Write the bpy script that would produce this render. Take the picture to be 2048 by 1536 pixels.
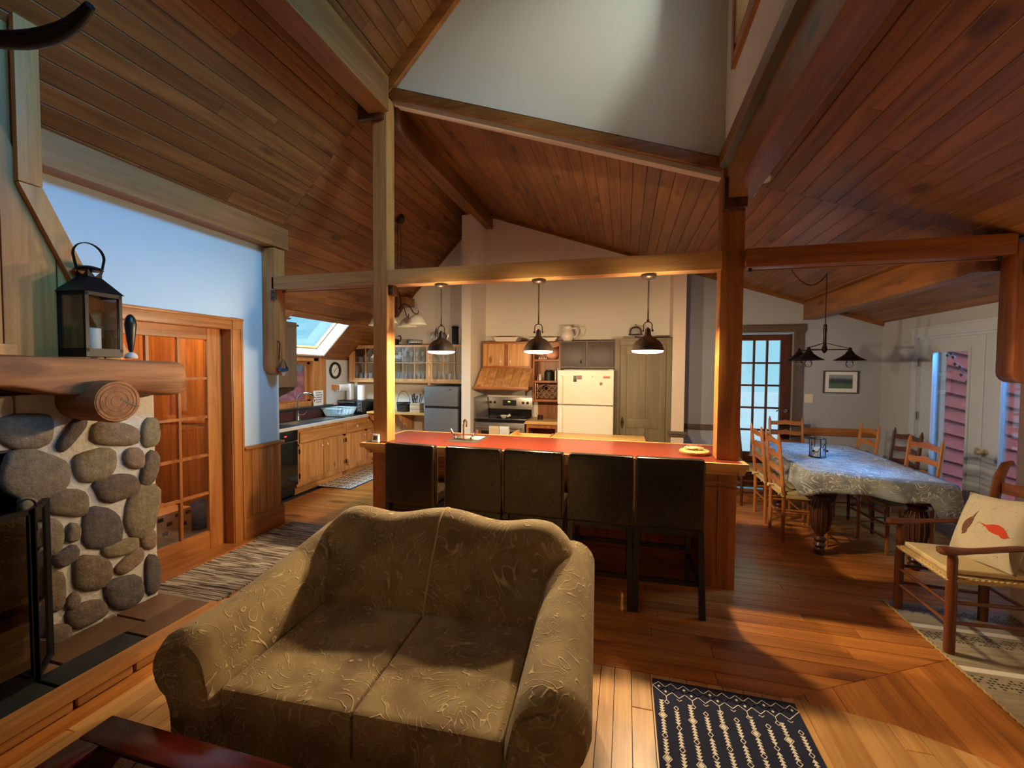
import bpy, bmesh, math, random
from mathutils import Vector, Matrix, Euler
random.seed(7)
PI = math.pi
for o in list(bpy.data.objects): bpy.data.objects.remove(o)
sc = bpy.context.scene
C = sc.collection
# ------------------------------------------------------------ camera
cam = bpy.data.cameras.new('camera'); co = bpy.data.objects.new('camera', cam); C.objects.link(co)
yaw, pitch, roll = .257662, .0356241, .00726455
f = Vector((-math.sin(yaw)*math.cos(pitch), math.cos(yaw)*math.cos(pitch), -math.sin(pitch)))
r = Vector((math.cos(yaw), math.sin(yaw), 0)); u = r.cross(f)
r2 = math.cos(roll)*r + math.sin(roll)*u; u2 = -math.sin(roll)*r + math.cos(roll)*u
co.matrix_world = Matrix.Translation((0, 0, 1.65)) @ Matrix((r2, u2, -f)).transposed().to_4x4()
cam.sensor_width = 36; cam.lens = 860.75/2048*36; cam.clip_start = .05
sc.camera = co
# ------------------------------------------------------------ world, lights, exposure
sc.view_settings.view_transform = 'Standard'; sc.view_settings.look = 'None'
sc.view_settings.exposure = 0.0; sc.view_settings.gamma = 1; sc.view_settings.use_curve_mapping = False
sc.cycles.sample_clamp_indirect = 4; sc.cycles.sample_clamp_direct = 0
sc.cycles.caustics_refractive = False; sc.cycles.caustics_reflective = True
sc.cycles.blur_glossy = 1.0; sc.cycles.max_bounces = 10; sc.cycles.transparent_max_bounces = 24
w = bpy.data.worlds.new('sky'); sc.world = w; w.use_nodes = True
nt = w.node_tree; nt.nodes.clear()
N = nt.nodes.new; L = nt.links.new
tc = N('ShaderNodeTexCoord'); no = N('ShaderNodeTexNoise'); no.inputs['Scale'].default_value = 1.6; no.inputs['Detail'].default_value = 4
cr = N('ShaderNodeValToRGB'); cr.color_ramp.elements[0].color = (.26, .72, 1.0, 1); cr.color_ramp.elements[1].color = (.62, 1.0, 1.05, 1)
cr.color_ramp.elements[0].position = .35; cr.color_ramp.elements[1].position = .65
bg = N('ShaderNodeBackground'); wo = N('ShaderNodeOutputWorld'); bg.inputs['Strength'].default_value = 1.0
L(tc.outputs['Generated'], no.inputs['Vector']); L(no.outputs['Fac'], cr.inputs[0]); L(cr.outputs[0], bg.inputs[0]); L(bg.outputs[0], wo.inputs[0])
def light(name, kind, loc, energy, col, size=.1, size_y=None, rot=None, to=None, spread=None, blend=None):
    l = bpy.data.lights.new(name, kind); l.energy = energy; l.color = col
    if kind == 'AREA':
        l.shape = 'RECTANGLE'; l.size = size; l.size_y = size_y or size
        if spread: l.spread = spread
    elif kind == 'SPOT':
        l.shadow_soft_size = size; l.spot_size = spread or 2.6; l.spot_blend = .4 if blend is None else blend
    else: l.shadow_soft_size = size
    o = bpy.data.objects.new(name, l); C.objects.link(o); o.location = loc
    if to is not None: o.rotation_euler = (Vector(to)-Vector(loc)).to_track_quat('-Z', 'Y').to_euler()
    if rot is not None: o.rotation_euler = rot
    return o
SKY = (.30, .62, 1.0)
# daylight through the clerestory, skylight and patio door, plus added fill lights
light('daylight_clerestory', 'AREA', (.98, 1.75, 4.5), 34, (.07, .50, 1.0), 1.9, .9, to=(-3.45, 2.2, 2.3), spread=1.05)
light('daylight_window_patch', 'SPOT', (1.6, 2.35, 4.75), 150, (.75, .97, .90), .12, to=(.0, 3.62, 3.7), spread=1.3, blend=.6)
light('gable_fill', 'AREA', (1.0, 2.5, 4.6), 5, (1, .78, .48), 1.2, .9, to=(-.7, 3.9, 3.8), spread=1.5)  # added warm fill that lifts the gable wall
light('daylight_skylight', 'AREA', (-4.75, 5.0, 2.55), 125, (.38, .74, 1.0), 1.2, .55, to=(-3.2, 5.9, .9))
light('daylight_patio_door', 'AREA', (3.8, 4.95, 2.42), 360, (.10, .40, 1.0), 1.5, .6, to=(2.1, 4.95, .6), spread=1.7)
light('rear_fill', 'AREA', (.6, -1.9, 2.2), 0.5, (.5, .7, 1.0), 2.2, 1.4, to=(-.8, 2.5, 1.6))  # added ambient fill floating in the room, no window behind it
su = light('overcast_sun', 'SUN', (0, 0, 12), 11, (1, .86, .84), to=(0, 7.2, 2.4)); su.data.angle = .9
PEND = [(-1.60, 3.575), (-.715, 3.575), (.165, 3.575)]
WARM = (1.0, .73, .42)
light('hall_lamp', 'POINT', (-4.2, 2.75, 2.2), 62, (1.0, .66, .30), .08)
# ------------------------------------------------------------ materials
MT = {}
def nodes(name):
    m = bpy.data.materials.new(name); m.use_nodes = True; nt = m.node_tree
    b = nt.nodes['Principled BSDF']; MT[name] = m
    return m, nt, b, nt.nodes.new, nt.links.new
def lin(c):
    return tuple(((x/255)/12.92 if x/255 <= .04045 else ((x/255+.055)/1.055)**2.4) for x in c)
def mat(name, col, rough=.5, metal=0, var=.12, scale=8, bump=0, coat=0, emit=None, es=0, trans=0, alpha=1, spec=None, rnd=0):
    m, nt, b, N, L = nodes(name)
    b.inputs['Roughness'].default_value = rough; b.inputs['Metallic'].default_value = metal
    b.inputs['Coat Weight'].default_value = coat
    if spec is not None: b.inputs['Specular IOR Level'].default_value = spec
    tc = N('ShaderNodeTexCoord'); n = N('ShaderNodeTexNoise'); n.inputs['Scale'].default_value = scale; n.inputs['Detail'].default_value = 5
    L(tc.outputs['Object'], n.inputs['Vector'])
    mx = N('ShaderNodeMix'); mx.data_type = 'RGBA'; mx.inputs[6].default_value = (*[c*(1-var) for c in col], 1); mx.inputs[7].default_value = (*[min(1, c*(1+var)) for c in col], 1)
    L(n.outputs['Fac'], mx.inputs[0]); out = mx.outputs[2]
    if rnd:
        oi = N('ShaderNodeObjectInfo'); hs = N('ShaderNodeHueSaturation'); mr = N('ShaderNodeMapRange'); mr.inputs[3].default_value = 1-rnd; mr.inputs[4].default_value = 1+rnd
        L(oi.outputs['Random'], mr.inputs[0]); L(mr.outputs[0], hs.inputs['Value']); L(out, hs.inputs['Color']); out = hs.outputs[0]
    L(out, b.inputs['Base Color'])
    if bump:
        bp = N('ShaderNodeBump'); bp.inputs['Strength'].default_value = bump; bp.inputs['Distance'].default_value = .01
        L(n.outputs['Fac'], bp.inputs['Height']); L(bp.outputs[0], b.inputs['Normal'])
    if emit: b.inputs['Emission Color'].default_value = (*emit, 1); b.inputs['Emission Strength'].default_value = es
    return m
def wood(name, c1, c2, axis='y', rough=.45, knots=.6, grain=1.0, rnd=.22, coat=0, knot_scale=3.2, bump=.15, streak=.07):
    """c1 light, c2 dark grain; the grain runs along the axis of the object's own frame"""
    m, nt, b, N, L = nodes(name)
    tc = N('ShaderNodeTexCoord'); oi = N('ShaderNodeObjectInfo')
    off = N('ShaderNodeVectorMath'); off.operation = 'SCALE'; off.inputs[0].default_value = (37, 51, 29); L(oi.outputs['Random'], off.inputs['Scale'])
    ad = N('ShaderNodeVectorMath'); L(tc.outputs['Object'], ad.inputs[0]); L(off.outputs[0], ad.inputs[1])
    def mapped(s_al, s_ac):
        mp = N('ShaderNodeMapping'); s = [s_ac]*3; s['xyz'.index(axis)] = s_al; mp.inputs['Scale'].default_value = s
        L(ad.outputs[0], mp.inputs['Vector']); return mp
    mp = mapped(streak*14, 14); n = N('ShaderNodeTexNoise'); n.inputs['Scale'].default_value = 1.0*grain; n.inputs['Detail'].default_value = 6; n.inputs['Roughness'].default_value = .6; n.inputs['Distortion'].default_value = .6
    L(mp.outputs[0], n.inputs['Vector'])
    mp2 = mapped(2.2, 90); n2 = N('ShaderNodeTexNoise'); n2.inputs['Scale'].default_value = 1; n2.inputs['Detail'].default_value = 3; L(mp2.outputs[0], n2.inputs['Vector'])
    av = N('ShaderNodeMath'); av.operation = 'MULTIPLY_ADD'; av.inputs[1].default_value = .22; L(n2.outputs['Fac'], av.inputs[0]); 
    sb = N('ShaderNodeMath'); sb.operation = 'MULTIPLY'; sb.inputs[1].default_value = .78; L(n.outputs['Fac'], sb.inputs[0]); L(sb.outputs[0], av.inputs[2])
    cr = N('ShaderNodeValToRGB'); cr.color_ramp.elements[0].position = .36; cr.color_ramp.elements[1].position = .62
    cr.color_ramp.elements[0].color = (*c2, 1); cr.color_ramp.elements[1].color = (*c1, 1); L(av.outputs[0], cr.inputs[0])
    hs = N('ShaderNodeHueSaturation'); mr = N('ShaderNodeMapRange'); mr.inputs[3].default_value = 1-rnd; mr.inputs[4].default_value = 1+rnd
    L(oi.outputs['Random'], mr.inputs[0]); L(mr.outputs[0], hs.inputs['Value']); L(cr.outputs[0], hs.inputs['Color'])
    out = hs.outputs[0]
    if knots:
        mp3 = mapped(.42*knot_scale, knot_scale); v = N('ShaderNodeTexVoronoi'); v.inputs['Scale'].default_value = 1; L(mp3.outputs[0], v.inputs['Vector'])
        k = N('ShaderNodeMapRange'); k.inputs[1].default_value = .09; k.inputs[2].default_value = .17; k.inputs[3].default_value = knots; k.inputs[4].default_value = 0
        L(v.outputs['Distance'], k.inputs[0])
        mx = N('ShaderNodeMix'); mx.data_type = 'RGBA'; mx.inputs[7].default_value = (*[c*.28 for c in c2], 1); L(k.outputs[0], mx.inputs[0]); L(out, mx.inputs[6]); out = mx.outputs[2]
    L(out, b.inputs['Base Color']); b.inputs['Roughness'].default_value = rough; b.inputs['Coat Weight'].default_value = coat; b.inputs['Coat Roughness'].default_value = .15
    bp = N('ShaderNodeBump'); bp.inputs['Strength'].default_value = bump; bp.inputs['Distance'].default_value = .004; L(av.outputs[0], bp.inputs['Height']); L(bp.outputs[0], b.inputs['Normal'])
    return m
def woods(base, *a, **k):
    for ax in 'xyz': wood(base+'_'+ax, *a, axis=ax, **k)
woods('stain', lin((172, 118, 66)), lin((142, 94, 50)), rough=.6, knots=.3, rnd=.03)  # darker wood: shade on the header beam put into its colour
woods('paleboard', lin((226, 178, 112)), lin((196, 144, 84)), rough=.5, knots=.5, rnd=.03)  # lighter copy of fir: lamp glow on the pendant beam put into its colour
woods('cedar', lin((148, 98, 50)), lin((104, 64, 30)), rough=.42, knots=.75, rnd=.20, knot_scale=3.6)
woods('fir', lin((200, 144, 80)), lin((166, 108, 54)), rough=.55, knots=.45, rnd=.05, knot_scale=2.2)
woods('pine', lin((192, 136, 76)), lin((156, 102, 52)), rough=.5, knots=.45, rnd=.07, knot_scale=2.6)
woods('honey', lin((182, 116, 58)), lin((136, 80, 36)), rough=.4, knots=.3, rnd=.06, knot_scale=2.4)
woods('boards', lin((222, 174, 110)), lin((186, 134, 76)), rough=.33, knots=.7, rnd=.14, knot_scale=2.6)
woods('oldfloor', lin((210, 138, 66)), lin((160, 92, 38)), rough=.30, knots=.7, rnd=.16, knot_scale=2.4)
woods('cabinet', lin((220, 166, 106)), lin((172, 116, 66)), rough=.4, knots=.75, rnd=.14, knot_scale=5)
woods('barwood', lin((176, 108, 52)), lin((128, 70, 30)), rough=.4, knots=.3, rnd=.05)
woods('maple', lin((226, 180, 110)), lin((200, 148, 82)), rough=.4, knots=.1, rnd=.05)
woods('chairwood', lin((188, 120, 62)), lin((146, 84, 40)), rough=.35, knots=0, rnd=.12)
woods('darkwood', lin((96, 56, 36)), lin((62, 34, 22)), rough=.35, knots=0, rnd=.1)
woods('redwood', lin((110, 36, 20)), lin((74, 20, 12)), rough=.16, knots=0, rnd=.05)
woods('log', lin((172, 116, 72)), lin((122, 76, 44)), rough=.7, knots=.5, rnd=.05, bump=.6)
woods('taupe', lin((104, 90, 78)), lin((88, 74, 64)), rough=.5, knots=0, rnd=.04)
woods('khaki', lin((126, 112, 86)), lin((108, 96, 72)), rough=.5, knots=0, rnd=.04)
mat('plaster', lin((226, 218, 206)), .85, var=.03, scale=3, bump=.05)
mat('plaster_bluelit', lin((184, 208, 224)), .85, var=.02, scale=3, bump=.05)  # part of the blue daylight on the left wall is put into this colour
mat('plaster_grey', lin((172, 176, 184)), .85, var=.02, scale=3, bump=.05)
mat('plaster_warm', lin((226, 208, 192)), .85, var=.03, scale=3, bump=.05)
mat('white_paint', lin((214, 220, 226)), .5, var=.03)
mat('cream', lin((240, 234, 214)), .35, var=.02)
mat('white_plastic', lin((232, 236, 240)), .4, var=.02)
mat('paper', lin((238, 240, 242)), .9, var=.04, scale=40, bump=.1)
mat('blackmetal', (.012, .012, .014), .45, .6, var=.2)
mat('black', (.012, .012, .013), .35, var=.2)
mat('blackgloss', (.01, .01, .012), .12, var=.1)
mat('darkgrey', (.06, .06, .065), .5, var=.1)
mat('steel', lin((176, 172, 166)), .28, .9, var=.04)
mat('graysteel', lin((142, 140, 138)), .36, .6, var=.06)
mat('pewter', lin((112, 102, 92)), .38, .85, var=.08)
mat('chrome', lin((220, 222, 224)), .12, 1, var=.02)
mat('brass', lin((214, 196, 156)), .3, .7, var=.05)
mat('laminate', lin((120, 48, 32)), .28, var=.06, scale=30)
mat('slate', lin((74, 74, 72)), .5, var=.35, scale=5, bump=.3, rnd=.5)
mat('slate_dark', lin((44, 50, 54)), .35, var=.3, scale=7, bump=.2)
mat('slate_brown', lin((112, 84, 62)), .5, var=.35, scale=5, bump=.3, rnd=.25)
mat('mortar', lin((190, 186, 178)), .95, var=.18, scale=40, bump=.7)
mat('candle', lin((232, 230, 220)), .5, var=.02)
mat('china', lin((226, 216, 204)), .18, var=.02)
mat('leather', (.020, .013, .009), .27, var=.05, scale=20, bump=.02)
mat('leather_seam', lin((120, 86, 52)), .6, var=.1)
mat('siding', lin((206, 130, 140)), .8, var=.08, scale=4)
mat('roof_pink', lin((214, 120, 136)), .6, var=.08, scale=4)
mat('seam_pink', lin((150, 84, 100)), .6, var=.05)
mat('ground_pale', lin((112, 140, 150)), .9, var=.1, scale=2)
mat('dish', lin((150, 178, 190)), .6, var=.1)
mat('blue_cloth', lin((34, 52, 110)), .8, var=.2, scale=30, bump=.2)
mat('cardboard', lin((196, 156, 110)), .85, var=.08)
mat('bluewater', lin((20, 90, 140)), .15, var=.2)
mat('green_dark', lin((30, 44, 30)), .5, var=.3)
mat('rope', lin((190, 164, 112)), .9, var=.25, scale=60, bump=.5)
mat('seagrass', lin((198, 172, 120)), .9, var=.2, scale=90, bump=.5)
mat('cushion', lin((206, 186, 140)), .9, var=.12, scale=14, bump=.3)
mat('knob', lin((226, 214, 190)), .25, var=.02)
mat('redled', (0, 0, 0), .3, emit=(1, .05, .03), es=2)
mat('greenled', (0, 0, 0), .3, emit=(.5, 1, .1), es=3)
mat('bulb', (1, .8, .5), .3, emit=(1, .80, .45), es=6)
mat('bulb_off', lin((220, 214, 200)), .15, var=.02)
mat('shade_in', lin((240, 228, 200)), .4, var=.02)
mat('towel_tan', lin((216, 184, 140)), .95, var=.1, scale=60, bump=.4)
mat('magnet', lin((150, 120, 110)), .5, var=.6, scale=60)
mat('wicker_black', (.02, .02, .022), .6, var=.5, scale=60, bump=.5)
mat('bronze', lin((72, 50, 38)), .4, .7, var=.15)
mat('glassware', lin((216, 224, 232)), .08, 0, var=.02, spec=.8)
mat('copper', lin((120, 80, 66)), .35, .8, var=.1)
mat('twig', lin((120, 70, 50)), .7, var=.2)
def glassmat(name, tint=(1, 1, 1), gloss=.12, rough=.02):
    m, nt, b, N, L = nodes(name); nt.nodes.remove(b)
    t = N('ShaderNodeBsdfTransparent'); t.inputs[0].default_value = (*tint, 1); g = N('ShaderNodeBsdfGlossy'); g.inputs['Roughness'].default_value = rough
    fr = N('ShaderNodeFresnel'); fr.inputs[0].default_value = 1.45; ma = N('ShaderNodeMath'); ma.operation = 'MULTIPLY_ADD'; ma.inputs[1].default_value = .9; ma.inputs[2].default_value = gloss*.3
    mx = N('ShaderNodeMixShader'); o = nt.nodes['Material Output']
    L(fr.outputs[0], ma.inputs[0]); L(ma.outputs[0], mx.inputs[0]); L(t.outputs[0], mx.inputs[1]); L(g.outputs[0], mx.inputs[2]); L(mx.outputs[0], o.inputs[0])
    return m
glassmat('glass', (.97, .98, .98)); glassmat('glass_dark', (.28, .24, .22), .3); glassmat('glass_thin', (.95, .97, .98), .25)
def frosted():
    m, nt, b, N, L = nodes('opal'); b.inputs['Base Color'].default_value = (*lin((226, 222, 206)), 1); b.inputs['Roughness'].default_value = .3
    b.inputs['Subsurface Weight'].default_value = .3
frosted()
def swirl(name, base, line, dark, k=26, warp=2.2, thick=.16, rough=.9, bump=.5, scale=3.2):
    """woven scroll pattern: contour curls of a warped noise, raised slightly"""
    m, nt, b, N, L = nodes(name); tc = N('ShaderNodeTexCoord')
    n = N('ShaderNodeTexNoise'); n.inputs['Scale'].default_value = scale; n.inputs['Detail'].default_value = 1.2; n.inputs['Distortion'].default_value = warp; L(tc.outputs['Object'], n.inputs['Vector'])
    ml = N('ShaderNodeMath'); ml.operation = 'MULTIPLY'; ml.inputs[1].default_value = k; L(n.outputs['Fac'], ml.inputs[0])
    pp = N('ShaderNodeMath'); pp.operation = 'PINGPONG'; pp.inputs[1].default_value = 1; L(ml.outputs[0], pp.inputs[0])
    mr = N('ShaderNodeMapRange'); mr.inputs[1].default_value = 0; mr.inputs[2].default_value = thick; mr.inputs[3].default_value = 1; mr.inputs[4].default_value = 0; L(pp.outputs[0], mr.inputs[0])
    msk = N('ShaderNodeTexNoise'); msk.inputs['Scale'].default_value = 9; L(tc.outputs['Object'], msk.inputs['Vector'])
    mk = N('ShaderNodeMapRange'); mk.inputs[1].default_value = .38; mk.inputs[2].default_value = .50; L(msk.outputs['Fac'], mk.inputs[0])
    mu = N('ShaderNodeMath'); mu.operation = 'MULTIPLY'; L(mr.outputs[0], mu.inputs[0]); L(mk.outputs[0], mu.inputs[1])
    n3 = N('ShaderNodeTexNoise'); n3.inputs['Scale'].default_value = 7; n3.inputs['Detail'].default_value = 3; L(tc.outputs['Object'], n3.inputs['Vector'])
    cr = N('ShaderNodeValToRGB'); cr.color_ramp.elements[0].color = (*dark, 1); cr.color_ramp.elements[0].position = .35; cr.color_ramp.elements[1].color = (*base, 1); cr.color_ramp.elements[1].position = .6; L(n3.outputs['Fac'], cr.inputs[0])
    mx = N('ShaderNodeMix'); mx.data_type = 'RGBA'; mx.inputs[7].default_value = (*line, 1); L(mu.outputs[0], mx.inputs[0]); L(cr.outputs[0], mx.inputs[6]); L(mx.outputs[2], b.inputs['Base Color'])
    b.inputs['Roughness'].default_value = rough; b.inputs['Sheen Weight'].default_value = .2
    bp = N('ShaderNodeBump'); bp.inputs['Strength'].default_value = bump; bp.inputs['Distance'].default_value = .008; L(mu.outputs[0], bp.inputs['Height']); L(bp.outputs[0], b.inputs['Normal'])
    return m
swirl('upholstery', lin((172, 148, 98)), lin((222, 202, 150)), lin((140, 112, 74)), k=17, thick=.24, scale=4.2, warp=2.8)
swirl('damask', lin((140, 146, 146)), lin((214, 214, 200)), lin((104, 110, 114)), k=14, thick=.36, scale=7, bump=.25)
swirl('towel_print', lin((232, 228, 216)), lin((120, 116, 104)), lin((226, 220, 208)), k=14, thick=.2, scale=22, bump=.1)
swirl('birdcloth', lin((188, 178, 152)), lin((120, 112, 90)), lin((196, 184, 158)), k=8, thick=.07, scale=12, bump=.1)
def stripes(name, cols, axis='y', scale=40, rough=.95):
    m, nt, b, N, L = nodes(name); tc = N('ShaderNodeTexCoord'); mp = N('ShaderNodeMapping'); s = [1.0, 1.0, 1.0]; s['xyz'.index(axis)] = scale; mp.inputs['Scale'].default_value = s
    L(tc.outputs['Object'], mp.inputs['Vector']); n = N('ShaderNodeTexNoise'); n.inputs['Scale'].default_value = 1; n.inputs['Detail'].default_value = 3; L(mp.outputs[0], n.inputs['Vector'])
    cr = N('ShaderNodeValToRGB'); e = cr.color_ramp.elements; e[0].position = .3; e[0].color = (*cols[0], 1); e[1].position = .7; e[1].color = (*cols[-1], 1)
    for i, c in enumerate(cols[1:-1]): q = e.new(.3+.4*(i+1)/(len(cols)-1)); q.color = (*c, 1)
    cr.color_ramp.interpolation = 'CONSTANT' if len(cols) > 3 else 'LINEAR'
    L(n.outputs['Fac'], cr.inputs[0]); L(cr.outputs[0], b.inputs['Base Color']); b.inputs['Roughness'].default_value = rough
    bp = N('ShaderNodeBump'); bp.inputs['Strength'].default_value = .5; bp.inputs['Distance'].default_value = .006; L(n.outputs['Fac'], bp.inputs['Height']); L(bp.outputs[0], b.inputs['Normal'])
stripes('ragweave', [lin((60, 52, 50)), lin((170, 160, 146)), lin((96, 86, 78)), lin((198, 188, 170)), lin((120, 104, 90)), lin((70, 62, 62)), lin((186, 176, 164))], 'y', 22)
stripes('rugweave', [lin((120, 112, 96)), lin((170, 160, 138)), lin((140, 132, 112))], 'y', 9)
mat('rug_navy', lin((20, 28, 58)), .95, var=.3, scale=80, bump=.4)
mat('rug_cream', lin((232, 228, 216)), .95, var=.1, scale=80, bump=.4)
mat('rug_brown', lin((70, 58, 50)), .95, var=.1, scale=80, bump=.4)
mat('rug_blue_edge', lin((44, 60, 104)), .95, var=.1)
def stonemat():
    m, nt, b, N, L = nodes('fieldstone'); tc = N('ShaderNodeTexCoord'); oi = N('ShaderNodeObjectInfo')
    cr = N('ShaderNodeValToRGB'); e = cr.color_ramp.elements; cs = [(120, 104, 88), (138, 120, 98), (110, 94, 82), (132, 120, 104), (140, 128, 102), (98, 90, 90), (142, 120, 102), (122, 108, 90)]
    e[0].color = (*lin(cs[0]), 1); e[1].color = (*lin(cs[-1]), 1); e[1].position = .95
    for i, c in enumerate(cs[1:-1]): q = e.new((i+1)/8); q.color = (*lin(c), 1)
    cr.color_ramp.interpolation = 'CONSTANT'; L(oi.outputs['Random'], cr.inputs[0])
    mp = N('ShaderNodeVectorMath'); mp.inputs[1].default_value = (1, 1, 1); L(tc.outputs['Object'], mp.inputs[0])
    n = N('ShaderNodeTexNoise'); n.inputs['Scale'].default_value = 22; n.inputs['Detail'].default_value = 8; n.inputs['Roughness'].default_value = .7; L(mp.outputs[0], n.inputs['Vector'])
    mr = N('ShaderNodeMapRange'); mr.inputs[1].default_value = .3; mr.inputs[2].default_value = .7; mr.inputs[3].default_value = .6; mr.inputs[4].default_value = 1.35; L(n.outputs['Fac'], mr.inputs[0])
    hs = N('ShaderNodeHueSaturation'); L(cr.outputs[0], hs.inputs['Color']); L(mr.outputs[0], hs.inputs['Value']); L(hs.outputs[0], b.inputs['Base Color']); b.inputs['Roughness'].default_value = .85
    bp = N('ShaderNodeBump'); bp.inputs['Strength'].default_value = 1; bp.inputs['Distance'].default_value = .022; L(n.outputs['Fac'], bp.inputs['Height']); L(bp.outputs[0], b.inputs['Normal'])
stonemat()
def landscape():
    m, nt, b, N, L = nodes('print_landscape'); tc = N('ShaderNodeTexCoord'); sp = N('ShaderNodeSeparateXYZ'); L(tc.outputs['Generated'], sp.inputs[0])
    n = N('ShaderNodeTexNoise'); n.inputs['Scale'].default_value = 5; n.inputs['Detail'].default_value = 4; L(tc.outputs['Generated'], n.inputs['Vector'])
    a = N('ShaderNodeMath'); a.operation = 'MULTIPLY_ADD'; a.inputs[1].default_value = .35; L(n.outputs['Fac'], a.inputs[0]); L(sp.outputs['Z'], a.inputs[2])
    cr = N('ShaderNodeValToRGB'); e = cr.color_ramp.elements; e[0].position = .2; e[0].color = (*lin((96, 122, 88)), 1); e[1].position = 1; e[1].color = (*lin((150, 160, 160)), 1)
    for p_, c in ((.5, (84, 112, 84)), (.62, (48, 62, 60)), (.85, (70, 84, 86)), (.95, (140, 150, 150))): q = e.new(p_); q.color = (*lin(c), 1)
    L(a.outputs[0], cr.inputs[0]); L(cr.outputs[0], b.inputs['Base Color'])
landscape()

woods('darkwood2', lin((116, 64, 38)), lin((78, 40, 22)), rough=.3, knots=0, rnd=.06)
woods('dktaupe', lin((72, 52, 44)), lin((56, 40, 34)), rough=.45, knots=0, rnd=.06)
mat('worktop_dark', lin((60, 66, 78)), .28, var=.15, scale=60)
mat('door_paint', lin((182, 192, 206)), .5, var=.03)
mat('maroon', lin((84, 50, 46)), .4, var=.1)
mat('rack_blue', lin((190, 224, 240)), .35, var=.03)
stripes('twotone', [lin((92, 60, 44)), lin((206, 178, 140)), lin((120, 84, 60))], 'z', 30)
mat('cowspots', lin((150, 146, 140)), .3, var=1.0, scale=18)
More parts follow.
